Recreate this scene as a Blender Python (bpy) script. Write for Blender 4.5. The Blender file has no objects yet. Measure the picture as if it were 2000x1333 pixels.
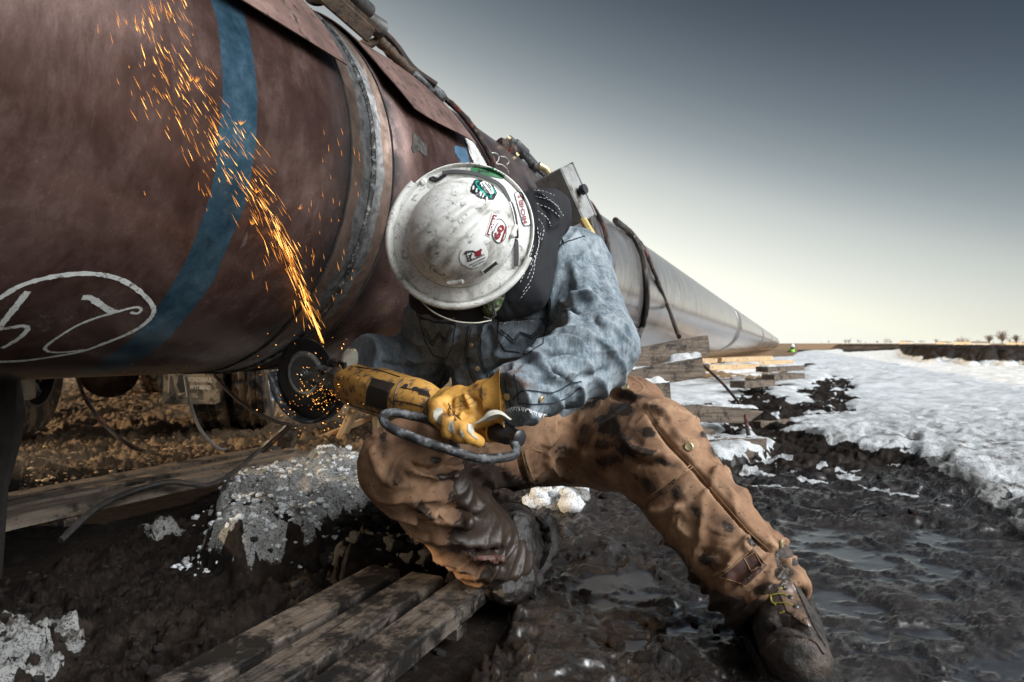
import bpy, bmesh, math, random
import numpy as np
from mathutils import Vector, Matrix
from mathutils.bvhtree import BVHTree
random.seed(7); RNG = np.random.RandomState(11)
S = bpy.context.scene
# ---------------------------------------------------------------- camera, world, sun, exposure
F = 1250.0; HY = 671.0; H = 0.57          # focal in photo pixels, horizon row, eye height
def P(px, py, d):                          # point seen at photo pixel (px,py) at depth d
    return Vector((d*(px-1000)/F, d, H - d*(py-HY)/F))
cam = bpy.data.cameras.new('camera'); co = bpy.data.objects.new('camera', cam)
S.collection.objects.link(co); S.camera = co
co.location = (0, 0, H); co.rotation_euler = (math.radians(90), 0, 0)
cam.sensor_width = 36; cam.lens = 36*F/2000; cam.shift_y = (HY-666.5)/2000
cam.clip_start = 0.05; cam.clip_end = 6000
cam.dof.use_dof = True; cam.dof.focus_distance = 1.4; cam.dof.aperture_fstop = 6.3
SUN_EL, SUN_AZ = math.radians(17), math.radians(-100)     # low, far off to the left beyond the pipe
W = bpy.data.worlds.new('World'); S.world = W; W.use_nodes = True
nt = W.node_tree; nt.nodes.clear()
def wn(t, **k):
    n = nt.nodes.new(t)
    for a, b in k.items(): setattr(n, a, b)
    return n
tc = wn('ShaderNodeTexCoord'); sep = wn('ShaderNodeSeparateXYZ'); nt.links.new(tc.outputs['Generated'], sep.inputs[0])
def wmath(op, a, b=None, c=None):
    n = wn('ShaderNodeMath', operation=op)
    for i, v in enumerate((a, b, c)):
        if v is None: continue
        if isinstance(v, (int, float)): n.inputs[i].default_value = v
        else: nt.links.new(v, n.inputs[i])
    return n.outputs[0]
az = wmath('ABSOLUTE', sep.outputs['Z'])
v = wmath('MULTIPLY_ADD', wmath('MINIMUM', sep.outputs['X'], .64), 0.35, az)
ramp = wn('ShaderNodeValToRGB'); nt.links.new(v, ramp.inputs[0])
els = ramp.color_ramp.elements
stops = [(0.0, (1.16,1.13,.93)), (.17, (1.12,1.11,.93)), (.237, (.86,.87,.79)), (.32, (.56,.585,.56)), (.38, (.31,.345,.35)),
         (.447, (.165,.195,.215)), (.54, (.055,.067,.082)), (.64, (.028,.033,.043))]
els[0].position, els[0].color = stops[0][0], (*stops[0][1], 1)
els[1].position, els[1].color = stops[-1][0], (*stops[-1][1], 1)
for p_, c_ in stops[1:-1]:
    e = els.new(p_); e.color = (*c_, 1)
ramp.color_ramp.interpolation = 'B_SPLINE'
sky = wn('ShaderNodeTexSky', sky_type='NISHITA'); sky.sun_disc = False
sky.sun_elevation = SUN_EL; sky.sun_rotation = SUN_AZ
bg1 = wn('ShaderNodeBackground'); bg1.inputs[1].default_value = 0.015; nt.links.new(sky.outputs[0], bg1.inputs[0])
bg2 = wn('ShaderNodeBackground'); nt.links.new(wmath('MULTIPLY', wmath('MAXIMUM', wmath('MAXIMUM', wmath('MULTIPLY_ADD', sep.outputs['Y'], .85, .40), .06), wmath('MULTIPLY_ADD', az, -4.0, 1.15)), .80), bg2.inputs[1]); nt.links.new(ramp.outputs[0], bg2.inputs[0])
# added bright sky lobe behind and right of the camera, lights the worker
kd = Vector((.72, -.42, .60)).normalized()
dot = wn('ShaderNodeVectorMath', operation='DOT_PRODUCT'); nt.links.new(tc.outputs['Generated'], dot.inputs[0]); dot.inputs[1].default_value = kd
kk = wmath('POWER', wmath('MAXIMUM', dot.outputs['Value'], 0.0), 16.0)
kk = wmath('MULTIPLY', kk, 21.0)
bg3 = wn('ShaderNodeBackground'); bg3.inputs[0].default_value = (.95, .98, 1, 1); nt.links.new(kk, bg3.inputs[1])
a1 = wn('ShaderNodeAddShader'); a2 = wn('ShaderNodeAddShader'); wo = wn('ShaderNodeOutputWorld')
nt.links.new(bg1.outputs[0], a1.inputs[0]); nt.links.new(bg2.outputs[0], a1.inputs[1])
nt.links.new(a1.outputs[0], a2.inputs[0]); nt.links.new(bg3.outputs[0], a2.inputs[1]); nt.links.new(a2.outputs[0], wo.inputs[0])
sl = bpy.data.lights.new('sun', 'SUN'); sl.energy = 4.5; sl.angle = math.radians(.6); sl.color = (1, .78, .52)
so = bpy.data.objects.new('sun', sl); S.collection.objects.link(so)
sd = Vector((math.sin(SUN_AZ)*math.cos(SUN_EL), math.cos(SUN_AZ)*math.cos(SUN_EL), math.sin(SUN_EL)))
so.rotation_euler = sd.to_track_quat('Z', 'Y').to_euler(); so.location = (-5, 5, 6)
S.view_settings.view_transform = 'Standard'; S.view_settings.look = 'None'; S.view_settings.exposure = 0; S.view_settings.gamma = 1
S.cycles.max_bounces = 6; S.cycles.diffuse_bounces = 3; S.cycles.glossy_bounces = 3; S.cycles.sample_clamp_indirect = 4

# ---------------------------------------------------------------- noise
def _hash(i, j, k, s):
    n = (i*374761393 + j*668265263 + k*2147483647 + s*974711) & 0xffffffff
    n = ((n ^ (n >> 13))*1274126177) & 0xffffffff
    n = ((n ^ (n >> 16))*2246822519) & 0xffffffff
    return ((n ^ (n >> 15)) & 0xffff)/65535.0
def vnoise(p, s=0):                        # value noise 0..1 at Nx3
    q = np.floor(p).astype(np.int64); f = p-q; f = f*f*f*(f*(f*6-15)+10)
    r = 0
    for dx in (0, 1):
        wx = f[:, 0] if dx else 1-f[:, 0]
        for dy in (0, 1):
            wy = f[:, 1] if dy else 1-f[:, 1]
            for dz in (0, 1):
                wz = f[:, 2] if dz else 1-f[:, 2]
                r = r + wx*wy*wz*_hash(q[:, 0]+dx, q[:, 1]+dy, q[:, 2]+dz, s)
    return r
def fbm(p, oct=4, s=0, gain=.5, lac=2.03):
    a, t, r = 1., 0., 0
    for o in range(oct):
        r = r + a*vnoise(p, s+o*17); t += a; a *= gain; p = p*lac+3.7
    return r/t
def ridged(p, oct=4, s=0, gain=.5):
    a, t, r = 1., 0., 0
    for o in range(oct):
        r = r + a*(1-np.abs(2*vnoise(p, s+o*13)-1)); t += a; a *= gain; p = p*2.03+1.3
    return r/t
def sstep(a, b, x):
    t = np.clip((x-a)/(b-a), 0, 1); return t*t*(3-2*t)

# ---------------------------------------------------------------- materials
MATS = {}
class G:
    def __init__(s, name):
        s.m = bpy.data.materials.new(name); s.m.use_nodes = True; s.t = s.m.node_tree
        s.b = s.t.nodes['Principled BSDF']; s.co = s.t.nodes.new('ShaderNodeTexCoord'); MATS[name] = s.m
    def n(s, t, **k):
        n = s.t.nodes.new(t)
        for a, b in k.items(): setattr(n, a, b)
        return n
    def put(s, v, sock):
        if hasattr(v, 'is_output') or hasattr(v, 'links'): s.t.links.new(v, sock)
        elif isinstance(v, (tuple, list)) and len(v) == 3 and sock.type == 'RGBA': sock.default_value = (*v, 1)
        else: sock.default_value = v
    def grain(s, scale, deg, along=14, off=0, detail=7, rough=.65):
        mp = s.n('ShaderNodeMapping', vector_type='TEXTURE'); s.t.links.new(s.co.outputs['Object'], mp.inputs[0]); mp.inputs['Location'].default_value = (off, off, off); mp.inputs['Rotation'].default_value = (0, 0, math.radians(deg)); mp.inputs['Scale'].default_value = (along, 1, 1)
        n = s.n('ShaderNodeTexNoise'); s.t.links.new(mp.outputs[0], n.inputs['Vector']); n.inputs['Scale'].default_value = scale; n.inputs['Detail'].default_value = detail; n.inputs['Roughness'].default_value = rough; return n.outputs['Fac']
    def noise(s, scale, detail=6, rough=.6, stretch=None, off=0, dist=0):
        v = s.co.outputs['Object']
        mp = s.n('ShaderNodeMapping'); s.t.links.new(v, mp.inputs[0]); mp.inputs['Location'].default_value = (off, off*1.7, off*.6)
        if stretch: mp.inputs['Scale'].default_value = stretch
        n = s.n('ShaderNodeTexNoise'); s.t.links.new(mp.outputs[0], n.inputs['Vector'])
        n.inputs['Scale'].default_value = scale; n.inputs['Detail'].default_value = detail; n.inputs['Roughness'].default_value = rough
        n.inputs['Distortion'].default_value = dist
        return n.outputs['Fac']
    def math(s, op, a, b=0.0, c=0.0, clamp=False):
        n = s.n('ShaderNodeMath', operation=op, use_clamp=clamp)
        for i, v in enumerate((a, b, c)): s.put(v, n.inputs[i])
        return n.outputs[0]
    def step(s, v, lo, hi, out0=0., out1=1.):
        n = s.n('ShaderNodeMapRange', interpolation_type='SMOOTHSTEP'); s.put(v, n.inputs[0])
        for i, x in enumerate((lo, hi, out0, out1)): n.inputs[i+1].default_value = x
        return n.outputs[0]
    def ramp(s, v, stops):
        n = s.n('ShaderNodeValToRGB'); s.put(v, n.inputs[0]); e = n.color_ramp.elements
        e[0].position, e[0].color = stops[0][0], (*stops[0][1], 1); e[1].position, e[1].color = stops[-1][0], (*stops[-1][1], 1)
        for p_, c_ in stops[1:-1]: q = e.new(p_); q.color = (*c_, 1)
        return n.outputs[0]
    def mix(s, f, a, b, mode='MIX'):
        n = s.n('ShaderNodeMix', data_type='RGBA', blend_type=mode); s.put(f, n.inputs[0]); s.put(a, n.inputs[6]); s.put(b, n.inputs[7]); return n.outputs[2]
    def fmix(s, f, a, b):
        n = s.n('ShaderNodeMix', data_type='FLOAT'); s.put(f, n.inputs[0]); s.put(a, n.inputs[2]); s.put(b, n.inputs[3]); return n.outputs[0]
    def attr(s, name):
        n = s.n('ShaderNodeAttribute', attribute_name=name); return n.outputs['Fac']
    def bump(s, h, strength=.3, dist=.01):
        n = s.n('ShaderNodeBump'); s.put(h, n.inputs['Height']); n.inputs['Strength'].default_value = strength; n.inputs['Distance'].default_value = dist
        if s.b.inputs['Normal'].links: s.t.links.new(s.b.inputs['Normal'].links[0].from_socket, n.inputs['Normal'])
        s.t.links.new(n.outputs[0], s.b.inputs['Normal'])
    def out(s, col=None, rough=None, metal=None, spec=None, emit=None, estr=1):
        if col is not None: s.put(col, s.b.inputs['Base Color'])
        if rough is not None: s.put(rough, s.b.inputs['Roughness'])
        if metal is not None: s.put(metal, s.b.inputs['Metallic'])
        if spec is not None: s.put(spec, s.b.inputs['Specular IOR Level'])
        if emit is not None: s.put(emit, s.b.inputs['Emission Color']); s.b.inputs['Emission Strength'].default_value = estr
        return s.m
def simple(name, c1, c2, scale=20, rough=.6, metal=0, bump=.3, bd=.002, bscale=None, stain=None, st=(.5, .62), sscale=12, stretch=None, spec=.5):
    g = G(name); n = g.noise(scale, 7, .65, stretch); c = g.ramp(n, [(.3, c1), (.7, c2)])
    r = g.step(n, .2, .8, rough-.1, min(rough+.12, 1))
    if stain:
        m = g.step(g.noise(sscale, 9, .7, off=4), st[0], st[1]); c = g.mix(m, c, stain); r = g.fmix(m, r, .85)
    if bump: g.bump(g.noise(bscale or scale*5, 6, .7, stretch, off=2), bump, bd)
    return g.out(c, r, metal, spec)
def wood(name, deg, c1, c2, stain, th, rough=.75):
    g = G(name); gr_ = g.grain(70, deg); c = g.ramp(gr_, [(.3, c1), (.68, c2)]); c = g.mix(g.step(g.grain(45, deg, 30, 5, 4, .5), .60, .66, 0, .8), c, (.012,.009,.007))
    m = g.step(g.noise(9, 10, .78, off=4), th[0], th[1]); c = g.mix(m, c, stain); c = g.mix(g.step(g.noise(60, 6, .8, off=8), .57, .64, 0, .8), c, stain)
    g.bump(gr_, .7, .004); g.bump(g.noise(90, 6, .75, off=2), .5, .004); return g.out(c, g.fmix(m, rough, .5), 0, .3)
wood('weathered wood', 12, (.045,.033,.024), (.21,.16,.12), (.016,.012,.010), (.5,.62))
wood('grey planks', 63.5, (.06,.048,.038), (.27,.215,.165), (.012,.0095,.008), (.47,.62))
wood('muddy planks', 66.5, (.018,.014,.012), (.135,.108,.086), (.007,.0058,.005), (.42,.56))
simple('cut lumber', (.42,.27,.14), (.60,.42,.24), 10, .7, bump=.4, bd=.002, bscale=40, stain=(.10,.06,.035), st=(.58,.66), sscale=20)
simple('black rubber', (.008,.008,.009), (.032,.033,.036), 30, .55, bump=.4, bd=.0015, stain=(.15,.155,.16), st=(.48,.64), sscale=55)
simple('black plastic', (.010,.010,.011), (.022,.022,.024), 30, .4, bump=.2, bd=.001)
simple('black hose', (.015,.013,.012), (.05,.045,.04), 30, .5, bump=.6, bd=.003, bscale=60, stain=(.07,.05,.04), st=(.5,.6))
simple('red hose', (.10,.026,.016), (.20,.058,.036), 30, .55, bump=.5, bd=.003, bscale=60, stain=(.022,.017,.014), st=(.38,.50), sscale=22)
simple('rusty iron', (.025,.016,.011), (.10,.062,.036), 25, .7, metal=.3, bump=.8, bd=.004, bscale=60, stain=(.025,.018,.014), st=(.5,.6), sscale=16)
simple('dark steel', (.05,.048,.046), (.13,.125,.12), 25, .45, metal=.7, bump=.5, bd=.002, stain=(.02,.018,.016), st=(.5,.62))
simple('gear metal', (.10,.098,.095), (.34,.33,.32), 25, .38, metal=.7, bump=.5, bd=.002, stain=(.02,.018,.016), st=(.52,.62))
simple('grey enclosure', (.16,.165,.16), (.30,.30,.285), 14, .55, bump=.2, bd=.001, stain=(.09,.07,.05), st=(.52,.66), sscale=14)
simple('yellow casing', (.34,.165,.035), (.60,.33,.075), 16, .5, bump=.25, bd=.001, stain=(.12,.07,.045), st=(.47,.60), sscale=46)
simple('casing grime', (.008,.006,.005), (.03,.02,.012), 40, .7, bump=.3, stain=(.38,.20,.05), st=(.70,.74), sscale=70)
simple('yellow leather', (.34,.15,.022), (.66,.36,.075), 16, .6, bump=.5, bd=.002, bscale=120, stain=(.10,.045,.018), st=(.50,.68), sscale=30)
simple('white leather', (.34,.32,.26), (.54,.52,.44), 30, .65, bump=.3, bd=.001, stain=(.14,.10,.06), st=(.6,.72), sscale=40)
simple('orange grip', (.62,.22,.02), (.75,.33,.04), 20, .45, bump=.3, bd=.001, stain=(.06,.03,.02), st=(.55,.62), sscale=50)
simple('chrome', (.55,.56,.58), (.8,.82,.85), 12, .18, metal=1, bump=.1, bd=.001)
simple('tyre rubber', (.015,.013,.012), (.05,.04,.033), 14, .8, bump=.8, bd=.01, bscale=30, stain=(.30,.20,.12), st=(.45,.6), sscale=9)
simple('truck paint', (.04,.04,.045), (.07,.07,.075), 5, .5, bump=.1, stain=(.12,.09,.06), st=(.5,.7), sscale=3)
simple('mud flap rubber', (.20,.165,.12), (.33,.28,.21), 16, .75, bump=.3, stain=(.06,.045,.035), st=(.5,.6), sscale=12)
simple('flap lettering', (.62,.58,.50), (.75,.72,.64), 30, .7, bump=0)
simple('brass', (.45,.36,.20), (.66,.56,.36), 60, .4, metal=.8, bump=.3, bd=.001)
simple('paper', (.34,.335,.32), (.50,.49,.48), 20, .7, bump=0, stain=(.2,.18,.16), st=(.56,.66), sscale=30)
simple('chalk', (.40,.41,.38), (.62,.63,.60), 60, .9, bump=0, stain=(.12,.09,.085), st=(.56,.62), sscale=90)
simple('boot leather', (.02,.014,.010), (.075,.048,.034), 20, .45, bump=1, bd=.005, bscale=60, stain=(.012,.0095,.008), st=(.40,.58), sscale=18)
simple('boot mud', (.006,.005,.0045), (.028,.022,.019), 30, .32, bump=1, bd=.006, bscale=50)
simple('tan leather', (.07,.042,.028), (.20,.125,.085), 22, .35, bump=.4, bd=.001, stain=(.02,.015,.012), st=(.5,.62), sscale=30)
simple('yellow cord', (.20,.18,.03), (.32,.28,.05), 60, .7, bump=0)
simple('black fabric', (.004,.0045,.006), (.012,.013,.017), 60, .9, bump=.4, bd=.001, bscale=300)
simple('white thread', (.55,.55,.55), (.7,.7,.7), 60, .9, bump=0)
simple('dark thread', (.010,.014,.022), (.02,.025,.035), 60, .9, bump=0)
simple('tan thread', (.20,.12,.06), (.3,.19,.1), 60, .9, bump=0)
simple('patch leather', (.035,.012,.008), (.10,.032,.018), 22, .6, bump=.4, bd=.001, stain=(.02,.015,.012), st=(.5,.58), sscale=24)
simple('skin', (.42,.24,.17), (.52,.32,.23), 20, .5, bump=.2, bd=.0005)
simple('sticker white', (.70,.70,.67), (.82,.82,.79), 30, .45, bump=0, stain=(.35,.32,.28), st=(.6,.7), sscale=60)
simple('sticker green', (.02,.13,.045), (.035,.18,.065), 30, .4, bump=0)
simple('sticker teal', (.01,.22,.17), (.02,.30,.23), 30, .4, bump=0)
simple('sticker maroon', (.17,.012,.018), (.25,.02,.03), 30, .4, bump=0)
simple('sticker black', (.01,.01,.012), (.02,.02,.024), 30, .4, bump=0)
simple('strap grey', (.035,.035,.036), (.07,.07,.07), 30, .6, bump=.4, bd=.001)
simple('blue primer', (.02,.055,.10), (.05,.12,.19), 20, .6, bump=.1, stain=(.10,.07,.065), st=(.66,.7), sscale=50)
simple('green vest', (.25,.62,.04), (.35,.75,.08), 10, .8, bump=0)
simple('jeans', (.015,.018,.03), (.04,.045,.07), 10, .8, bump=0)
simple('bark', (.10,.075,.06), (.2,.16,.13), 2, .9, bump=0)
simple('farm wall', (.6,.52,.42), (.75,.68,.58), .2, .9, bump=0)
simple('farm roof', (.2,.15,.12), (.3,.24,.2), .2, .9, bump=0)
simple('blade grey', (.05,.05,.05), (.09,.09,.09), 60, .5, metal=.3, bump=.2, bd=.001)
simple('wheel black', (.006,.006,.007), (.016,.016,.017), 60, .35, bump=.3, bd=.001)
simple('brushed ring', (.25,.25,.25), (.45,.45,.46), 60, .3, metal=.8, bump=.2, bd=.001)
simple('yellow rope', (.45,.32,.10), (.6,.46,.2), 60, .8, bump=.4)
g = G('camouflage')
v_ = g.n('ShaderNodeTexVoronoi'); g.t.links.new(g.co.outputs['Object'], v_.inputs['Vector']); v_.inputs['Scale'].default_value = 160; v_.distance = 'CHEBYCHEV'
g.out(g.ramp(v_.outputs['Color'], [(.2, (.015,.02,.01)), (.45, (.04,.075,.02)), (.62, (.30,.29,.2)), (.8, (.05,.08,.03))]), .8)
g = G('sparks'); g.out((0,0,0), .5, 0, 0, emit=(1, .36, .055), estr=1.9)
g = G('hot core'); g.out((0,0,0), .5, 0, 0, emit=(1, .48, .12), estr=5.5)
# denim
g = G('denim'); n1 = g.noise(9, 6, .65); n2 = g.noise(150, 5, .7, (1, 1, .22), off=3)
c = g.ramp(n1, [(.32, (.045,.064,.082)), (.5, (.11,.142,.165)), (.7, (.30,.34,.36))])
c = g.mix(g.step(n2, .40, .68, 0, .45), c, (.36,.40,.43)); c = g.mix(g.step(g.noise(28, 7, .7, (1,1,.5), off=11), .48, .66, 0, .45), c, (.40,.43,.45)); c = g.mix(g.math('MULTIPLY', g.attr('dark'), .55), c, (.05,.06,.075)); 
c = g.mix(g.math('MULTIPLY', g.attr('mud'), g.step(g.noise(40, 6, .6, off=9), .42, .5)), c, (.10,.06,.045))
c = g.mix(g.step(g.noise(22, 8, .7, off=7), .62, .72, 0, .6), c, (.05,.055,.065))
cr = g.math('ABSOLUTE', g.math('SUBTRACT', g.noise(9, 2, .45, (1,1,.8), off=21, dist=.7), .5)); crs = g.step(cr, 0.0, .08, 1, 0); c = g.mix(g.math('MULTIPLY', crs, .12), c, (.38,.42,.45))
tw = g.n('ShaderNodeTexWave', wave_type='BANDS', bands_direction='DIAGONAL'); g.t.links.new(g.co.outputs['Object'], tw.inputs['Vector']); tw.inputs['Scale'].default_value = 260; tw.inputs['Distortion'].default_value = 1.5
c = g.mix(g.math('MULTIPLY', g.step(g.noise(60, 6, .7, off=31), .5, .7), .5), c, (.05,.062,.078))
g.bump(tw.outputs['Fac'], .12, .0005); g.bump(g.noise(45, 5, .6, off=5), .45, .004); g.bump(crs, .35, .005); g.out(c, .9, 0, .2)
# duck canvas
g = G('duck canvas'); n1 = g.noise(8, 6, .6); c = g.ramp(n1, [(.3, (.12,.062,.034)), (.5, (.235,.130,.073)), (.72, (.42,.27,.165))])
sp = g.step(g.noise(120, 4, .6, off=3), .635, .665); c = g.mix(sp, c, (.05,.028,.018))
m = g.step(g.math('ADD', g.attr('mud'), g.math('MULTIPLY', g.noise(26, 9, .72, off=1), 1.25)), .91, 1.0)
c = g.mix(g.step(g.math('ADD', g.attr('mud'), g.math('MULTIPLY', g.noise(14, 9, .72, off=6), 1.1)), .52, .98, 0, .86), c, (.055,.029,.018))
c = g.mix(m, c, (.028,.02,.016)); cr = g.math('ABSOLUTE', g.math('SUBTRACT', g.noise(7, 2, .45, off=21, dist=.7), .5)); crs = g.step(cr, 0.0, .06, 1, 0); c = g.mix(g.math('MULTIPLY', crs, .12), c, (.42,.27,.16))
c = g.mix(m, c, (.026,.017,.012)); g.bump(g.noise(700, 2, .5), .2, .0006); g.bump(g.noise(35, 6, .6, off=5), .45, .005); g.bump(crs, .35, .006); g.bump(m, .8, .004)
g.out(c, g.fmix(m, .82, .42), 0, .3)
# hard hat
g = G('hat shell'); n1 = g.noise(10, 10, .72, dist=.6); c = g.ramp(n1, [(.30, (.16,.145,.125)), (.41, (.46,.445,.41)), (.52, (.76,.755,.72)), (.75, (.86,.855,.82))])
c = g.mix(g.step(g.noise(55, 7, .75, off=2, dist=1.2), .54, .66, 0, .8), c, (.05,.043,.037)); c = g.mix(g.step(g.noise(24, 8, .7, off=9), .64, .72, 0, .6), c, (.20,.12,.075))
g.bump(g.noise(120, 5, .6), .15, .001); g.out(c, .5, 0, .4)
# pipe (attributes: pt = metres along the axis, pp = angle round it)
g = G('pipe coating'); t_, ph_ = g.attr('pt'), g.attr('pp'); R = .533
nb = g.math('MULTIPLY_ADD', g.noise(3.2, 9, .74, dist=.5), .65, g.math('MULTIPLY', g.noise(26, 8, .75, (1,1,.35), off=41), .35)); c = g.ramp(nb, [(.30, (.040,.018,.014)), (.48, (.095,.052,.042)), (.60, (.17,.105,.090)), (.76, (.28,.20,.18))])
c = g.mix(g.step(g.noise(11, 10, .75, off=5), .60, .70, 0, .7), c, (.045,.026,.026))
c = g.mix(g.step(g.noise(7, 10, .8, (1,1,.5), off=8, dist=.8), .64, .69, 0, .5), c, (.30,.26,.25))
wob = g.math('MULTIPLY', g.math('SUBTRACT', g.noise(9, 4, .5, off=1), .5), .02); tw = g.math('ADD', t_, wob)
def band(a, b, soft=.002): return g.math('MULTIPLY', g.step(tw, a-soft, a+soft), g.step(tw, b-soft, b+soft, 1, 0))
blue = g.ramp(g.noise(16, 9, .75, off=3), [(.3, (.014,.036,.058)), (.52, (.045,.10,.145)), (.74, (.12,.21,.27))])
bw = g.math('MULTIPLY', band(1.6076*R, 1.7595*R, .0015), g.step(g.noise(22, 9, .8, off=33), .30, .40, .25, 1)); c = g.mix(bw, c, blue)
far = g.step(t_, 1.9, 3.2); c = g.mix(far, c, g.ramp(g.noise(5, 8, .7, (1,1,.6), off=2), [(.3, (.12,.11,.105)), (.7, (.33,.305,.295))]))  # grey mill scale far off, its silvery grazing reflection painted into the colour
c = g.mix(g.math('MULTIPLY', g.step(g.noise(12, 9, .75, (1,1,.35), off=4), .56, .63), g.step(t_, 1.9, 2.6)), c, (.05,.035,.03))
RW = 2.4696*R
so_ = g.noise(14, 7, .7, off=6)
scorch = g.math('MULTIPLY', g.step(g.math('ABSOLUTE', g.math('SUBTRACT', tw, RW)), .085, .20, 1, 0), g.step(so_, .30, .62, .35, 1.0))
c = g.mix(scorch, c, (.018,.014,.014))
brown = g.math('MULTIPLY', g.step(g.math('ABSOLUTE', g.math('SUBTRACT', t_, RW)), .082, .084, 1, 0), 1.0); c = g.mix(brown, c, g.ramp(g.noise(20, 7, .7, off=3), [(.3, (.055,.034,.026)), (.7, (.15,.10,.075))]))
st2 = g.math('ADD', g.math('ABSOLUTE', g.math('SUBTRACT', t_, RW)), g.math('MULTIPLY', g.math('SUBTRACT', g.noise(16, 3, .4, off=12), .5), .05))
steel = g.step(st2, .041, .044, 1, 0); c = g.mix(steel, c, g.ramp(g.noise(60, 4, .6, off=3), [(.3, (.06,.058,.058)), (.7, (.19,.187,.185))]))
scr = g.step(g.noise(30, 3, .5, (1,1,.06), off=17), .70, .73, 0, .6); c = g.mix(scr, c, (.24,.19,.17)); g.bump(g.noise(260, 3, .6), .12, .0008); g.bump(g.noise(6, 3, .5), .25, .01)
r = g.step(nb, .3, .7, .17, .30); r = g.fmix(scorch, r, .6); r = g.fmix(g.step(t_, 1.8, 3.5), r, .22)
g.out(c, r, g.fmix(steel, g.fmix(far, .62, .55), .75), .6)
g = G('weld metal'); g.bump(g.noise(90, 6, .7), 1, .006); g.out(g.ramp(g.noise(50, 6, .7), [(.35, (.012,.012,.012)), (.54, (.07,.07,.068)), (.70, (.30,.30,.29))]), .35, .8)
g = G('rust sheet'); n1 = g.noise(7, 9, .72); c = g.ramp(n1, [(.3, (.06,.030,.025)), (.55, (.15,.088,.072)), (.75, (.26,.17,.14))])
c = g.mix(g.step(g.noise(40, 8, .75, (1,1,.4), off=5), .53, .63), c, (.022,.015,.013)); g.bump(g.noise(60, 5, .6), .3, .002); g.out(c, .6, .2)
# ground: attributes snow, wet, tan, black
g = G('ground soil'); sn, wet, tan = g.attr('snow'), g.attr('wet'), g.attr('tan')
n1 = g.noise(30, 10, .72); n0 = g.noise(3, 6, .6, off=5)
mud = g.ramp(n1, [(.32, (.0025,.002,.0018)), (.5, (.009,.007,.0056)), (.66, (.036,.028,.023))])
mud = g.mix(g.step(n0, .35, .65, 0, .5), mud, (.030,.021,.016)); tanc = g.ramp(g.noise(12, 9, .7, off=2), [(.3, (.10,.065,.04)), (.7, (.34,.24,.15))])
c = g.mix(tan, mud, tanc)
dirt = g.step(g.noise(190, 6, .8, off=1), .50, .60, 0, .9); snc = g.mix(g.step(g.noise(6, 7, .6, off=3), .35, .7), (.46,.475,.485), (.70,.715,.72))
snc = g.mix(g.math('MULTIPLY', g.step(g.noise(9, 9, .75, off=23), .53, .62), g.math('MULTIPLY', g.attr('dirty'), .8)), snc, (.11,.09,.072))
snc = g.mix(g.math('MULTIPLY', dirt, g.attr('dirty')), snc, (.05,.045,.04)); snc = g.mix(g.step(g.attr('dirty'), 1.1, 1.25), snc, (.50,.485,.46), 'MULTIPLY')
ms = g.step(g.math('ADD', sn, g.math('MULTIPLY', g.math('SUBTRACT', g.noise(45, 7, .7, off=8), .5), .7)), .45, .55)
c = g.mix(ms, c, snc)
dr = g.step(wet, .05, .22); r = g.fmix(dr, g.step(n1, .35, .65, .32, .85), g.step(n1, .35, .65, .10, .30)); r = g.fmix(g.math('MULTIPLY', wet, g.step(g.noise(9, 6, .6, off=14), .35, .6, .75, 1.0)), r, .22); r = g.fmix(tan, r, .75); r = g.fmix(ms, r, .65)
ripple = g.noise(16, 5, .55, (.7, 1, 1), off=3, dist=1.0)
g.bump(g.math('MULTIPLY', g.noise(420, 4, .7), g.math('SUBTRACT', 1.0, g.math('MULTIPLY', wet, .9))), .5, .003); g.bump(g.math('MULTIPLY', g.noise(160, 6, .75), g.math('SUBTRACT', 1.0, g.math('MULTIPLY', wet, .8))), .9, .008); g.bump(g.math('MULTIPLY', ripple, wet), .10, .02)
g.put(g.math('MULTIPLY', wet, g.math('SUBTRACT', 1.0, ms)), g.b.inputs['Coat Weight']); g.b.inputs['Coat IOR'].default_value = 3.4; g.b.inputs['Coat Roughness'].default_value = .20
g.out(c, r, 0, g.fmix(ms, g.fmix(dr, .08, .28), .3))
g = G('loose snow'); c = g.mix(g.step(g.noise(230, 5, .8), .52, .58, 0, .92), (.60,.61,.615), (.03,.026,.024)); c = g.mix(g.step(g.noise(18, 6, .7, off=5), .56, .66, 0, .7), c, (.12,.10,.085))
g.bump(g.noise(220, 4, .7), .7, .004); g.out(c, .6, 0, .3)
g = G('black soil'); g.bump(g.noise(60, 8, .8), 1, .012); g.out(g.ramp(g.noise(30, 9, .75), [(.35, (.004,.0033,.0028)), (.7, (.024,.018,.014))]), .6, 0, .4)

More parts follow.
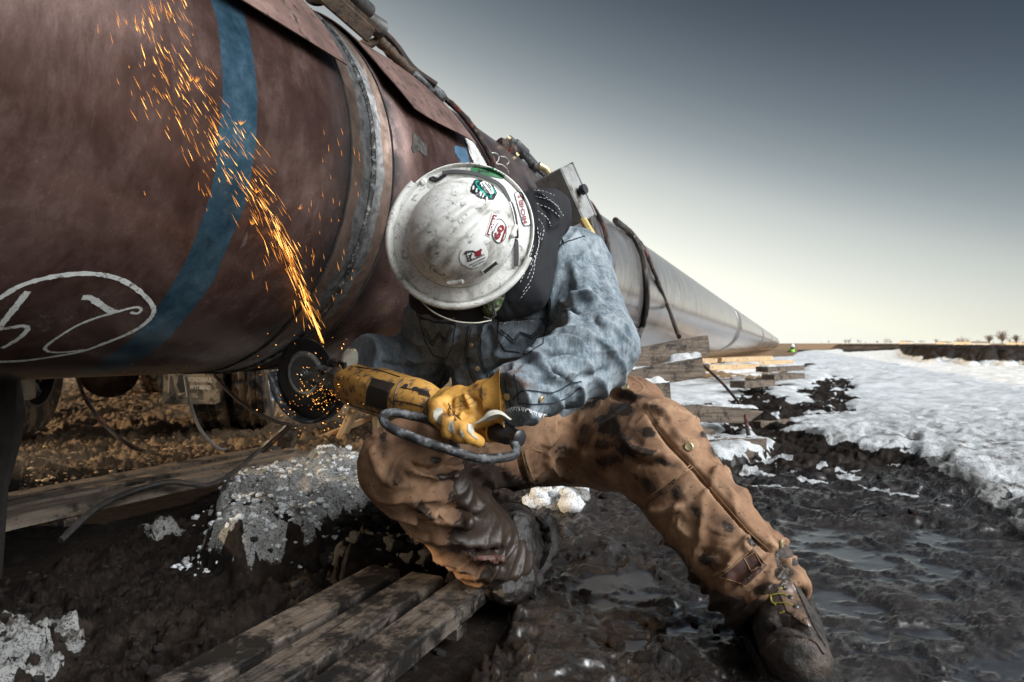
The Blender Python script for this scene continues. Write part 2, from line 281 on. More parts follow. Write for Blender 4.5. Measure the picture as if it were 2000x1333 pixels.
# ---------------------------------------------------------------- mesh helpers
ORG = {}
def root(name, label, cat, loc=(0, 0, 0), group=None):
    o = bpy.data.objects.new(name, None); S.collection.objects.link(o); o.location = loc; o.empty_display_size = .1
    ORG[o] = Vector(loc); o['label'] = label; o['category'] = cat
    if group: o['group'] = group
    return o
def link(name, me, mats, parent=None, label=None, cat=None, group=None, kind=None, smooth=True):
    o = bpy.data.objects.new(name, me); S.collection.objects.link(o)
    for m in mats: me.materials.append(MATS[m])
    if smooth: me.polygons.foreach_set('use_smooth', [True]*len(me.polygons))
    if parent: o.parent = parent
    ORG[o] = ORG[parent] if parent else Vector(o.location)
    for k, v in (('label', label), ('category', cat), ('group', group), ('kind', kind)):
        if v: o[k] = v
    me.update(); return o
def npmesh(name, V, Q, mats, parent=None, attrs=None, matidx=None, **kw):
    V = np.asarray(V, float); Q = np.asarray(Q, int); org = np.array(ORG[parent]) if parent else np.zeros(3)
    if parent is None and 'loc' in kw: org = np.array(kw['loc'])
    loc = kw.pop('loc', None)
    me = bpy.data.meshes.new(name); me.vertices.add(len(V)); me.vertices.foreach_set('co', (V-org).astype(np.float32).ravel())
    k = Q.shape[1]; me.loops.add(Q.size); me.loops.foreach_set('vertex_index', Q.astype(np.int32).ravel())
    me.polygons.add(len(Q)); me.polygons.foreach_set('loop_start', np.arange(0, Q.size, k, dtype=np.int32))
    if matidx is not None: me.polygons.foreach_set('material_index', np.asarray(matidx, np.int32))
    me.update(calc_edges=True)
    for a, d in (attrs or {}).items():
        at = me.attributes.new(a, 'FLOAT', 'POINT'); at.data.foreach_set('value', np.asarray(d, np.float32))
    o = link(name, me, mats, parent, **kw)
    if loc is not None and parent is None: o.location = loc; ORG[o] = Vector(loc)
    return o
class MB:
    def __init__(s): s.v, s.f, s.m = [], [], []
    def add(s, V, Fc, mi=0):
        b = len(s.v); s.v += [Vector(x) for x in V]; s.f += [tuple(i+b for i in f) for f in Fc]; s.m += [mi]*len(Fc); return s
    def box(s, c, ax, ay, az, mi=0, bev=0, jit=0):     # centre and three half-axis vectors
        c, ax, ay, az = Vector(c), Vector(ax), Vector(ay), Vector(az)
        if bev:
            bx, by, bz = [max(0, 1-bev/max(a.length, 1e-6)) for a in (ax, ay, az)]
            V, idx = [], {}
            for i in (-1, 1):
                for j in (-1, 1):
                    for k in (-1, 1):
                        for q, (fx, fy, fz) in enumerate(((1, by, bz), (bx, 1, bz), (bx, by, 1))):
                            idx[(i, j, k, q)] = len(V); V.append(c+ax*i*fx+ay*j*fy+az*k*fz)
            Fc = []
            for q in range(3):
                for sgn in (-1, 1):
                    o = [(-1, -1), (1, -1), (1, 1), (-1, 1)]; f = []
                    for a, b in o:
                        t = [0, 0, 0]; t[q] = sgn; t[(q+1) % 3] = a; t[(q+2) % 3] = b; f.append(idx[(*t, q)])
                    Fc.append(f if sgn > 0 else f[::-1])
            for q in range(3):                      # edges along axis q
                q1, q2 = (q+1) % 3, (q+2) % 3
                for a in (-1, 1):
                    for b in (-1, 1):
                        t0 = [0, 0, 0]; t0[q] = -1; t0[q1] = a; t0[q2] = b; t1 = list(t0); t1[q] = 1
                        f = [idx[(*t0, q1)], idx[(*t1, q1)], idx[(*t1, q2)], idx[(*t0, q2)]]; Fc.append(f if a*b < 0 else f[::-1])
            for i in (-1, 1):
                for j in (-1, 1):
                    for k in (-1, 1):
                        f = [idx[(i, j, k, 0)], idx[(i, j, k, 1)], idx[(i, j, k, 2)]]; Fc.append(f if i*j*k > 0 else f[::-1])
            return s.add(V, Fc, mi)
        V = [c+ax*i+ay*j+az*k for i in (-1, 1) for j in (-1, 1) for k in (-1, 1)]
        return s.add(V, [(0,1,3,2), (4,6,7,5), (0,4,5,1), (2,3,7,6), (0,2,6,4), (1,5,7,3)], mi)
    def beam(s, a, b, w, h, up=(0, 0, 1), mi=0, bev=0):
        a, b = Vector(a), Vector(b); d = (b-a); l = d.length; d /= l; sx = d.cross(Vector(up)).normalized(); uz = sx.cross(d)
        return s.box((a+b)/2, d*l/2, sx*w/2, uz*h/2, mi, bev)
    def tube(s, pts, r, n=10, mi=0, cap=True, flat=None):
        pts = [Vector(p) for p in pts]; rs = r if isinstance(r, (list, tuple)) else [r]*len(pts); V, Fc = [], []
        prev = None
        for i, p in enumerate(pts):
            t = (pts[min(i+1, len(pts)-1)]-pts[max(i-1, 0)]).normalized()
            if prev is None: prev = t.orthogonal().normalized()
            prev = (prev-t*prev.dot(t)).normalized(); bn = t.cross(prev)
            for k in range(n):
                a = 2*math.pi*k/n; V.append(p+(prev*math.cos(a)+bn*math.sin(a))*rs[i])
        for i in range(len(pts)-1):
            for k in range(n): Fc.append((i*n+k, i*n+(k+1) % n, (i+1)*n+(k+1) % n, (i+1)*n+k))
        if cap: Fc += [tuple(range(n))[::-1], tuple(range((len(pts)-1)*n, len(pts)*n))]
        return s.add(V, Fc, mi)
    def lathe(s, a, b, prof, n=32, mi=0, sq=0, ref=None):          # prof: (fraction along a-b, radius)
        a, b = Vector(a), Vector(b); d = (b-a); dn = d.normalized(); x = (Vector(ref)-dn*Vector(ref).dot(dn)).normalized() if ref else dn.orthogonal().normalized(); y = dn.cross(x); V, Fc = [], []
        for t, r in prof:
            for k in range(n):
                th = 2*math.pi*k/n; c, q = math.cos(th), math.sin(th); rr = r*(1+sq*(1/max(abs(c), abs(q))-1)); V.append(a+d*t+(x*c+y*q)*rr)
        for i in range(len(prof)-1):
            for k in range(n): Fc.append((i*n+k, i*n+(k+1) % n, (i+1)*n+(k+1) % n, (i+1)*n+k))
        Fc += [tuple(range(n))[::-1], tuple(range((len(prof)-1)*n, len(prof)*n))]
        return s.add(V, Fc, mi)
    def build(s, name, mats, parent=None, smooth=False, noise=0, nscale=30, **kw):
        if isinstance(mats, str): mats = [mats]
        loc = kw.pop('loc', None)
        org = ORG[parent] if parent else Vector(loc or (0, 0, 0)); V = s.v
        if noise:
            A = np.array([list(x) for x in V]); D = np.stack([vnoise(A*nscale, 5+k)-.5 for k in range(3)], 1)*2*noise; V = [Vector(x) for x in A+D]
        me = bpy.data.meshes.new(name); me.from_pydata([x-org for x in V], [], s.f)
        me.polygons.foreach_set('material_index', s.m)
        o = link(name, me, mats, parent, smooth=smooth, **kw)
        if smooth: me.set_sharp_from_angle(angle=math.radians(40))
        if loc and not parent: o.location = loc; ORG[o] = Vector(loc)
        return o
def smoothline(pts, n=8):                   # Catmull-Rom
    pts = [Vector(p) for p in pts]; out = []
    q = [pts[0]*2-pts[1]]+pts+[pts[-1]*2-pts[-2]]
    for i in range(1, len(q)-2):
        a, b, c, d = q[i-1:i+3]
        for k in range(n):
            t = k/n; out.append(.5*((2*b)+(c-a)*t+(2*a-5*b+4*c-d)*t*t+(3*b-a-3*c+d)*t**3))
    return out+[pts[-1]]
def spl2(pts, n=8): return [(v.x, v.y) for v in smoothline([Vector((a, b, 0)) for a, b in pts], n)]

def snet(f, lo, hi, h):
    lo = np.array(lo, float); hi = np.array(hi, float); n = np.ceil((hi-lo)/h).astype(int)+1
    xs, ys, zs = [lo[i]+h*np.arange(n[i]) for i in range(3)]
    A = np.empty(n, np.float32); YY, ZZ = np.meshgrid(ys, zs, indexing='ij'); yz = np.stack([YY.ravel(), ZZ.ravel()], 1)
    st = max(1, int(4e5//len(yz)))
    for i in range(0, n[0], st):
        xx = xs[i:i+st]; p = np.empty((len(xx)*len(yz), 3)); p[:, 0] = np.repeat(xx, len(yz)); p[:, 1:] = np.tile(yz, (len(xx), 1))
        A[i:i+st] = f(p).reshape(len(xx), n[1], n[2])
    I = A < 0; cs = np.zeros(n-1, np.int8)
    for a in (0, 1):
        for b in (0, 1):
            for c in (0, 1): cs += I[a:n[0]-1+a, b:n[1]-1+b, c:n[2]-1+c]
    act = np.argwhere((cs > 0) & (cs < 8)); idm = -np.ones(n-1, np.int64); idm[tuple(act.T)] = np.arange(len(act))
    acc = np.zeros((len(act), 3)); cnt = np.zeros(len(act)); 
    cor = [(a, b, c) for a in (0, 1) for b in (0, 1) for c in (0, 1)]
    for i, c0 in enumerate(cor):
        for c1 in cor[i+1:]:
            if sum(abs(x-y) for x, y in zip(c0, c1)) != 1: continue
            v0 = A[tuple((act+c0).T)]; v1 = A[tuple((act+c1).T)]; m = (v0 < 0) != (v1 < 0)
            t = np.where(m, v0/np.where(m, v0-v1, 1), 0)
            acc += m[:, None]*(np.array(c0)+t[:, None]*(np.array(c1)-np.array(c0))); cnt += m
    V = lo+h*(act+acc/cnt[:, None]); Q = []
    for ax in range(3):
        o1, o2 = [(1, 2), (2, 0), (0, 1)][ax]
        sl0 = [slice(None)]*3; sl1 = [slice(None)]*3; sl0[ax] = slice(0, -1); sl1[ax] = slice(1, None)
        a0, a1 = I[tuple(sl0)], I[tuple(sl1)]; E = np.argwhere(a0 != a1)
        E = E[(E[:, o1] > 0) & (E[:, o2] > 0) & (E[:, o1] < n[o1]-1) & (E[:, o2] < n[o2]-1)]
        e1 = np.zeros(3, int); e1[o1] = 1; e2 = np.zeros(3, int); e2[o2] = 1
        q = np.stack([idm[tuple((E-e1-e2).T)], idm[tuple((E-e2).T)], idm[tuple(E.T)], idm[tuple((E-e1).T)]], 1)
        fl = ~a0[tuple(E.T)]; q[fl] = q[fl][:, ::-1]; Q.append(q)
    return V, np.concatenate(Q)
def vnorm(V, Q):
    n = np.cross(V[Q[:, 2]]-V[Q[:, 0]], V[Q[:, 3 if Q.shape[1] > 3 else 1]]-V[Q[:, 1 if Q.shape[1] > 3 else 0]]); N = np.zeros_like(V)
    if Q.shape[1] == 3: n = -n
    for k in range(Q.shape[1]): np.add.at(N, Q[:, k], n)
    return N/np.maximum(np.linalg.norm(N, axis=1), 1e-12)[:, None]
def smin(a, b, k):
    h = np.clip(.5+.5*(b-a)/k, 0, 1); return b*(1-h)+a*h-k*h*(1-h)
def cap(p, a, b, ra, rb, sc=None):
    a = np.array(a, float); b = np.array(b, float); ab = b-a; t = np.clip(((p-a)@ab)/(ab@ab), 0, 1)
    return np.linalg.norm(p-a-t[:, None]*ab, axis=1)-(ra+(rb-ra)*t)
def ell(p, c, axes, r):                     # approx ellipsoid, axes rows unit
    q = (p-np.array(c))@np.array(axes).T; k0 = np.linalg.norm(q/r, axis=1); k1 = np.linalg.norm(q/(np.array(r)**2), axis=1)
    return k0*(k0-1)/np.maximum(k1, 1e-6)
def px_of(V):
    return 1000+F*V[:, 0]/V[:, 1], HY-F*(V[:, 2]-H)/V[:, 1]
def segd(x, y, pts):                        # distance in px to a polyline and fraction along it
    best = np.full(len(x), 1e9); fr = np.zeros(len(x)); L = [math.dist(pts[i], pts[i+1]) for i in range(len(pts)-1)]; T = sum(L); s = 0
    for i in range(len(pts)-1):
        (ax, ay), (bx, by) = pts[i], pts[i+1]; dx, dy = bx-ax, by-ay; t = np.clip(((x-ax)*dx+(y-ay)*dy)/(dx*dx+dy*dy), 0, 1)
        d = np.hypot(x-ax-t*dx, y-ay-t*dy); m = d < best; best = np.where(m, d, best); fr = np.where(m, (s+t*L[i])/T, fr); s += L[i]
    return best, fr
def folds(V, N, strokes, C=(0, 0, H)):
    x, y = px_of(V); facing = sstep(0.0, .25, -np.einsum('ij,ij->i', N, (V-np.array(C)))/np.linalg.norm(V-np.array(C), axis=1)); D = np.zeros(len(V))
    for pts, w, amp in strokes:
        pts = spl2(pts, 5) if len(pts) > 2 else pts; xs_, ys_ = zip(*pts); m = (x > min(xs_)-3*w) & (x < max(xs_)+3*w) & (y > min(ys_)-3*w) & (y < max(ys_)+3*w)
        if not m.any(): continue
        d, fr = segd(x[m], y[m], pts); tp = np.minimum(1, np.minimum(fr, 1-fr)*5+.15); D[m] += amp*np.exp(-(d/w)**2)*tp
    return V+N*(D*facing)[:, None]
def inpoly(x, y, poly):
    c = np.zeros(len(x), bool); n = len(poly)
    for i in range(n):
        x0, y0 = poly[i]; x1, y1 = poly[(i+1) % n]
        if y0 == y1: continue
        m = (y0 > y) != (y1 > y); c ^= m & (x < (x1-x0)*(y-y0)/(y1-y0)+x0)
    return c
CAMV = Vector((0, 0, H))
class Skin:                                 # nearest-surface lookups so that seams, pockets and badges lie on the cloth
    def __init__(s, V, Q): s.t = BVHTree.FromPolygons([Vector(v) for v in V], [tuple(map(int, q)) for q in Q])
    def hit(s, px, py, off=0):
        d = (P(px, py, 1)-CAMV).normalized(); h = s.t.ray_cast(CAMV, d)
        if h[0] is None: return None
        n = h[1] if h[1].dot(d) < 0 else -h[1]; return h[0]+n*off, n
    def line(s, pts, off=0, n=6, curve=True):
        q = spl2(pts, n) if curve and len(pts) > 2 else [(a[0]+(b[0]-a[0])*k/n, a[1]+(b[1]-a[1])*k/n) for a, b in zip(pts[:-1], pts[1:]) for k in range(n+1)]
        return [h for h in (s.hit(a, b, off) for a, b in q) if h]
def seam(mb, sk, pts, w=.0015, off=.0003, n=6, mi=0, curve=True):
    L = sk.line(pts, off, n, curve); run = []
    for i, (p, nn) in enumerate(L):
        if run and (p-run[-1]).length > .03:
            if len(run) > 1: mb.tube(run, w, 5, mi)
            run = []
        run.append(p)
    if len(run) > 1: mb.tube(run, w, 5, mi)
def stitches(mb, sk, pts, dash=5, gap=4, w=.0009, mi=0):
    q = spl2(pts, 6) if len(pts) > 2 else pts; L = [0]
    for i in range(len(q)-1): L.append(L[-1]+math.dist(q[i], q[i+1]))
    def at(s_):
        for i in range(len(q)-1):
            if L[i+1] >= s_: t = (s_-L[i])/max(L[i+1]-L[i], 1e-6); return (q[i][0]+(q[i+1][0]-q[i][0])*t, q[i][1]+(q[i+1][1]-q[i][1])*t)
        return q[-1]
    s_ = 0
    while s_ < L[-1]:
        a, b = sk.hit(*at(s_), .0006), sk.hit(*at(min(s_+dash, L[-1])), .0006)
        if a and b and (a[0]-b[0]).length < .02: mb.tube([a[0], b[0]], w, 4, mi)
        s_ += dash+gap
def patch(mb, sk, poly, off=.0012, mi=0, res=None, thick=0):      # filled polygon (photo pixels) laid on the surface
    xs_ = [p[0] for p in poly]; ys_ = [p[1] for p in poly]; st = res or max(2.0, (max(xs_)-min(xs_))/26)
    nx = int((max(xs_)-min(xs_))/st)+2; ny = int((max(ys_)-min(ys_))/st)+2; ids = {}; V, Fc = [], []
    gx = [min(xs_)+(max(xs_)-min(xs_))*i/(nx-1) for i in range(nx)]; gy = [min(ys_)+(max(ys_)-min(ys_))*j/(ny-1) for j in range(ny)]
    X = np.repeat(gx, ny); Y = np.tile(gy, nx); inside = inpoly(X, Y, poly).reshape(nx, ny)
    def snap(i, j):
        x, y = gx[i], gy[j]
        if inside[i, j]: return x, y
        best = None
        for k in range(len(poly)):
            (ax, ay), (bx, by) = poly[k], poly[(k+1) % len(poly)]; dx, dy = bx-ax, by-ay; t = max(0, min(1, ((x-ax)*dx+(y-ay)*dy)/(dx*dx+dy*dy+1e-9)))
            d = math.hypot(x-ax-t*dx, y-ay-t*dy)
            if best is None or d < best[0]: best = (d, ax+t*dx, ay+t*dy)
        return best[1], best[2]
    def vid(i, j):
        if (i, j) not in ids:
            h = sk.hit(*snap(i, j), off)
            if h is None: ids[(i, j)] = None
            else: ids[(i, j)] = len(V); V.append(h[0])
        return ids[(i, j)]
    for i in range(nx-1):
        for j in range(ny-1):
            if int(inside[i, j])+int(inside[i+1, j])+int(inside[i+1, j+1])+int(inside[i, j+1]) < 2: continue
            f = [vid(i, j), vid(i, j+1), vid(i+1, j+1), vid(i+1, j)]
            if None in f: continue
            P4 = [V[k] for k in f]
            if max((P4[a]-P4[(a+1) % 4]).length for a in range(4)) > .04: continue
            Fc.append(f)
    if V: mb.add(V, Fc, mi)
def text_geo(txt, bold=.02):
    c = bpy.data.curves.new('t', 'FONT'); c.body = txt; c.offset = bold; c.resolution_u = 2; o = bpy.data.objects.new('t', c); S.collection.objects.link(o)
    dg = bpy.context.evaluated_depsgraph_get(); me = bpy.data.meshes.new_from_object(o.evaluated_get(dg))
    V = [(v.co.x, v.co.y) for v in me.vertices]; Fc = [tuple(p.vertices) for p in me.polygons]
    bpy.data.objects.remove(o); bpy.data.curves.remove(c); bpy.data.meshes.remove(me); return V, Fc
def text_on(mb, sk, txt, cx, cy, h, w, ang=0, off=.0022, mi=0, bold=.02):   # centre px, cap height px, width px, rotation (deg, clockwise on screen)
    V, Fc = text_geo(txt, bold); xs_ = [v[0] for v in V]; ys_ = [v[1] for v in V]; x0, x1, y0, y1 = min(xs_), max(xs_), min(ys_), max(ys_)
    a = math.radians(ang); ca, sa = math.cos(a), math.sin(a); out = []
    for x, y in V:
        u = ((x-x0)/(x1-x0)-.5)*w; q = -((y-y0)/(y1-y0)-.5)*h; hh = sk.hit(cx+u*ca-q*sa, cy+u*sa+q*ca, off)
        if hh is None: return
        out.append(hh[0])
    mb.add(out, Fc, mi)
# ---------------------------------------------------------------- pipe frame
PD = Vector((545/F, 1, -9/F)).normalized(); PU = Vector((PD.y, -PD.x, 0)).normalized(); PV = PU.cross(PD)
PA, PB = 2.7845*R, .8661*R
AX0 = CAMV - PU*PA + PV*PB
def PP(t, phi, r=R): return AX0 + PD*t + PU*(r*math.cos(phi)) + PV*(r*math.sin(phi))
def pixpipe(px, py, r=R):                  # photo pixel -> (t, phi) on the near side of the pipe (silhouette if it misses)
    d = (P(px, py, 1)-CAMV); m = CAMV-AX0; a_ = d-PD*d.dot(PD); b_ = m-PD*m.dot(PD); A_, B_, C_ = a_.dot(a_), 2*a_.dot(b_), b_.dot(b_)-r*r
    D_ = max(0, B_*B_-4*A_*C_); s_ = (-B_-math.sqrt(D_))/(2*A_); q = CAMV+d*s_; w = q-AX0
    return w.dot(PD), math.atan2(w.dot(PV), w.dot(PU)), q
def onpipe(px, py, off=0): t, ph, _ = pixpipe(px, py); return PP(t, ph, R+off)
rad = math.radians
# ---------------------------------------------------------------- ground sheet
ds = [.42]
while ds[-1] < 75: ds.append(ds[-1]*1.0052)
while ds[-1] < 4000: ds.append(ds[-1]*1.07)
ds = np.array(ds); cs_ = np.arange(-900, 3100, 4.0); nr, nc = len(ds), len(cs_)
DD, CC = np.meshgrid(ds, cs_, indexing='ij'); gx = (CC-1000)/F*DD; gy = DD
X, Y = gx.ravel(), gy.ravel(); near = Y < 75; p3 = np.stack([X, Y, np.zeros_like(X)], 1)
def on(mask, fn, dflt=0.):
    r = np.full(len(X), float(dflt)); r[mask] = fn(p3[mask]); return r
pyx, pyy = CC.ravel(), HY+F*H/Y
wa = on(near, lambda p: fbm(p*4.0, 4, 31)-.5); wb = on(near, lambda p: fbm(p*4.0+9, 4, 32)-.5)
sc_ = np.clip((pyy-HY)/180, .06, 1)
wx, wy = pyx+wa*95*np.clip(sc_*1.5, .2, 1), pyy+wb*70*sc_
WHATEVER = 0
SNOW = [[(1555,690),(1590,685),(1650,684),(1640,690),(1760,684),(1768,700),(1800,708),(1860,708),(1900,714),(1990,716),(3200,716),(3200,1180),(2010,1050),(1975,985),(1925,945),(1870,925),(1845,900),(1780,885),(1700,882),(1650,862),(1560,848),(1500,842),(1590,825),(1604,808),(1560,790),(1490,775),(1530,735),(1600,712),(1540,705)],
        [(1235,735),(1320,738),(1450,742),(1462,762),(1430,792),(1380,800),(1240,800)], [(1500,700),(1560,698),(1600,706),(1540,722),(1440,735),(1400,722)],
        [(1300,852),(1480,850),(1495,890),(1430,905),(1330,890)]]
HOLE = [(1560,768),(1630,735),(1662,742),(1668,790),(1650,822),(1600,812),(1592,788)]
PILE = [(625,935),(690,930),(745,948),(800,1000),(870,1050),(880,1085),(800,1075),(700,1035),(645,1060),(635,1110),(570,1115),(480,1145),(405,1125),(450,1080),(505,1030),(430,1030),(440,985),(540,960)]
BITS = [[(1030,965),(1090,950),(1150,955),(1130,985),(1105,1020),(1050,1015)], [(-60,1235),(60,1225),(160,1235),(170,1270),(60,1300),(30,1400),(-60,1400)], [(10,1330),(90,1290),(140,1340),(60,1420)],
        [(250,1050),(350,1030),(380,1060),(300,1080)], [(1940,985),(2050,960),(2100,1090),(2010,1075)], [(1795,900),(1860,905),(1900,960),(1990,985),(1940,1000),(1850,960)]]
snow = np.zeros(len(X), bool)
for pl in SNOW: snow |= inpoly(wx, wy, pl)
snow &= ~inpoly(wx, wy, HOLE)
pile = inpoly(wx, wy, PILE); bits = np.zeros(len(X), bool)
for pl in BITS: bits |= inpoly(wx, wy, pl)
def blur(m, it=3):
    a = m.reshape(nr, nc).astype(float)
    for _ in range(it):
        b = a.copy(); b[1:] += a[:-1]; b[:-1] += a[1:]; b[:, 1:] += a[:, :-1]; b[:, :-1] += a[:, 1:]; a = b/5
    return a.ravel()
sB, pB, bB = blur(snow, 5), blur(pile, 12), blur(bits, 5)
MATA = [(-30,1000),(330,925),(560,885),(660,905),(640,940),(300,1030),(60,1110),(-30,1130)]; MATB = [(330,1400),(720,1120),(800,1130),(1000,1150),(1010,1185),(880,1400)]
flat = blur(inpoly(pyx, pyy, MATA) | inpoly(pyx, pyy, MATB), 8)
WET = [[(1480,1010),(1600,1015),(1720,1035),(1900,1040),(2200,1050),(2200,1130),(1900,1120),(1700,1125),(1560,1100)], [(1560,1110),(2200,1150),(2200,1420),(1640,1420),(1640,1300)], [(1300,1165),(1400,1150),(1470,1200),(1490,1290),(1400,1310),(1290,1240)],
       [(1130,1120),(1260,1090),(1330,1180),(1250,1300),(1100,1250)]]
wet = np.zeros(len(X), bool)
for pl in WET: wet |= inpoly(wx, wy, pl)
wB = blur(wet, 6)
slick = sstep(950, 1080, pyx)*sstep(880, 960, pyy)
dry = 1-slick
nfade = 1/(1+Y*.05)
n_lo = on(near, lambda p: fbm(p*.9, 3, 1)-.5); n_mid = on(near, lambda p: fbm(p*5.5, 4, 2)-.5); n_cl = on(Y < 30, lambda p: fbm(p*13+2.2*np.stack([fbm(p*9, 2, 61), fbm(p*9+5, 2, 62), 0*p[:, 0]], 1), 6, 3, .64)-.5)
n_f = on(Y < 12, lambda p: fbm(p*75, 3, 4, .6)-.5)
n_an = on(Y < 14, lambda p: ridged(p*np.array([9, 17, 1])+1.2*(vnoise(p*5, 7)-.5)[:, None], 4, 47, .55)-.5)
hgt = n_lo*.10*sstep(1.6, 4, Y) + n_mid*(.075-.035*slick) + n_cl*(.125-.065*slick) + n_an*(.006+.012*slick) + n_f*(.017-.011*slick)*(1+2.2*np.where(pyx < 1000, sstep(2.3, 3.2, Y), 0))
hgt = hgt*np.where(Y < 75, 1, 0)
ripl = on(Y < 4, lambda p: fbm(p*np.array([12, 22, 1]), 4, 41)-.5)
mudh = hgt*(1-.45*wB)+wB*(.020*ripl-.004); lvl = -.006-.02*(1-wB); under = (wB > .04) & (mudh < lvl); hgt = np.where(under, lvl+.0012*ripl, mudh)
lump = on((Y < 30), lambda p: ridged(p*6, 3, 8)-.4); lump2 = on(Y < 5, lambda p: ridged(p*30, 3, 9, .6)-.4)
sway = on(near, lambda p: fbm(p*1.6, 4, 10)-.5)
hgt = hgt*(1-.8*sB) + sB*(.035+.12*sway+.016*lump*sstep(9, 3, Y)+.010*lump2+.030*n_cl*sstep(6, 3, Y))
hgt = hgt*(1-.6*pB) + pB*(.04+.07*blur(pile, 60)+.06*lump+.022*lump2+.05*n_mid+.5*n_f*.02) + bB*(.02+.025*lump2)
hgt = hgt*(1-flat)-.035*flat
# black soil bank ploughed up beyond the snow
bank = inpoly(wx, wy, [(1630,684),(1760,684),(1768,700),(1800,708),(1860,708),(1900,714),(1990,716),(3200,716),(3200,690),(2050,690),(1760,679),(1630,680)])
kb = blur(bank, 3); nb_ = on(near, lambda p: ridged(p*1.3, 4, 12)-.5); hgt = hgt + kb*(.36+.16*nb_+.10*n_mid*4*.5)*sstep(4, 9, Y)
soilmound = np.exp(-(((pyx-735)/95)**2+((pyy-1110)/48)**2)); hgt += soilmound*(.11+.06*n_cl+.07*n_mid)
brk = on(Y < 5, lambda p: fbm(p*24, 4, 91)-.5); snowA = np.clip(sB+pB*(.95-.6*sstep(.06, .14, brk)*(pyy > 1085))+np.where(pyx < 400, bB*.9*sstep(.12, .05, brk), bB*.9), 0, 1)*(1-.9*np.clip(soilmound*1.5, 0, 1))*(1-kb)
snowA = np.clip(snowA+np.where((Y > 2.3) & (Y < 12) & (pyx > 1350), sstep(.16, .24, on(near, lambda p: fbm(p*9, 4, 55)-.5))*.8, 0), 0, 1)
tanA = np.where((pyx < 1000), sstep(2.6, 3.3, Y)*.9, 0)+np.where(pyx >= 1000, sstep(50, 60, Y), 0); tanA *= (1-kb); tanA = np.where((pyx >= 1300) & (pyx < 1560) & (pyy < 745), sstep(6, 10, Y)*.8, tanA)
dirty = np.clip(pB*.5+np.where(pyx < 400, bB*1.3, bB*.6)+sstep(6, 2.5, Y)*.3+sstep(7, 3, Y)*.8, .12, 1.3)
V = np.stack([X, Y, hgt], 1)
ii = np.arange(nr*nc).reshape(nr, nc); Q = np.stack([ii[:-1, :-1].ravel(), ii[:-1, 1:].ravel(), ii[1:, 1:].ravel(), ii[1:, :-1].ravel()], 1)
GV, GS = V, snowA
npmesh('ground', V, Q, ['ground soil'], attrs={'snow': snowA, 'wet': np.clip(blur(under, 1)*.95*(1-snowA)+slick*.28*(1-snowA), 0, 1), 'tan': tanA, 'dirty': dirty}, kind='structure')
mb = MB(); mb.add([(-4000,-4000,-.12),(4000,-4000,-.12),(4000,4000,-.12),(-4000,4000,-.12)], [(0,1,2,3)]); mb.build('field', 'ground soil', kind='structure')
def gh(x, y):                               # ground height lookup
    if y <= ds[0]: return 0
    i = int(min(nr-2, np.searchsorted(ds, y)-1)); c = (x/y*F+1000+900)/4; j = int(max(0, min(nc-2, c))); return float(hgt[i*nc+j])
def gp(px, py, up=0):                       # point on the ground plane under a photo pixel
    d = F*H/(py-HY); q = P(px, py, d); return Vector((q.x, q.y, up))
# scattered clods and snow crumbs
def crumbs(name, n, mat, sampler, s0, s1, seed, label, cat, squash=.7):
    r = random.Random(seed); ico = []
    bm = bmesh.new(); bmesh.ops.create_icosphere(bm, subdivisions=2, radius=1); bv = np.array([list(v.co) for v in bm.verts]); bf = np.array([[v.index for v in f.verts] for f in bm.faces]); bm.free()
    VV, FF, o = [], [], 0
    for k in range(n):
        x, y = sampler(r); s = s0*(s1/s0)**(r.random()**2.2); v = bv*(1+.9*(vnoise(bv*1.7+r.random()*50, 3)-.5)+.5*(vnoise(bv*4+r.random()*50, 4)-.5))[:, None]
        a = r.random()*6.28; v = v*np.array([1, .6+.6*r.random(), squash]); v = np.stack([v[:, 0]*math.cos(a)-v[:, 1]*math.sin(a), v[:, 0]*math.sin(a)+v[:, 1]*math.cos(a), v[:, 2]], 1)*s
        VV.append(v+np.array([x, y, gh(x, y)+s*.2])); FF.append(bf+o); o += len(bv)
    return npmesh(name, np.concatenate(VV), np.concatenate(FF), [mat], label=label, cat=cat, kind='stuff')
def inpx(poly):
    xs_, ys_ = zip(*poly)
    def f(r):
        while 1:
            a, b = r.uniform(min(xs_), max(xs_)), r.uniform(min(ys_), max(ys_))
            if inpoly(np.array([a]), np.array([b]), poly)[0]: q = gp(a, b); return q.x, q.y
    return f
crumbs('snow_crumbs', 1300, 'loose snow', inpx([(330,1150),(400,970),(700,905),(770,940),(900,1080),(640,1120)]), .003, .013, 3, 'dirty granular snow heaped between the two pallets', 'snow')
crumbs('snow_chunks', 26, 'loose snow', inpx([(1035,1000),(1065,960),(1150,960),(1120,1010)]), .015, .045, 5, 'speckled white snow chunks behind the muddy boot', 'snow', .9)
crumbs('mud_clods', 420, 'black soil', inpx([(-100,1080),(400,1010),(640,1040),(900,1100),(1000,1180),(600,1400),(-100,1400)]), .003, .012, 6, 'crumbly black mud clods around the foreground pallet', 'mud')
crumbs('mud_lumps', 90, 'ground soil', inpx([(1180,900),(1500,890),(1900,950),(2050,1060),(1600,1010),(1330,1010),(1480,1300),(1150,1300),(1060,1080)]), .004, .02, 7, 'wet dark mud lumps around the stretched leg', 'mud', .6)
crumbs('soil_heap', 420, 'black soil', inpx([(640,1075),(690,1050),(790,1050),(840,1080),(860,1130),(640,1130)]), .006, .026, 8, 'black clump of earth in front of the dirty snow', 'mud', .8)
crumbs('wood_chips', 500, 'cut lumber', inpx([(40,850),(500,830),(760,850),(700,870),(300,930),(40,960)]), .004, .016, 9, 'sunlit wood chips and gravel scattered behind the pallets', 'gravel', .4)

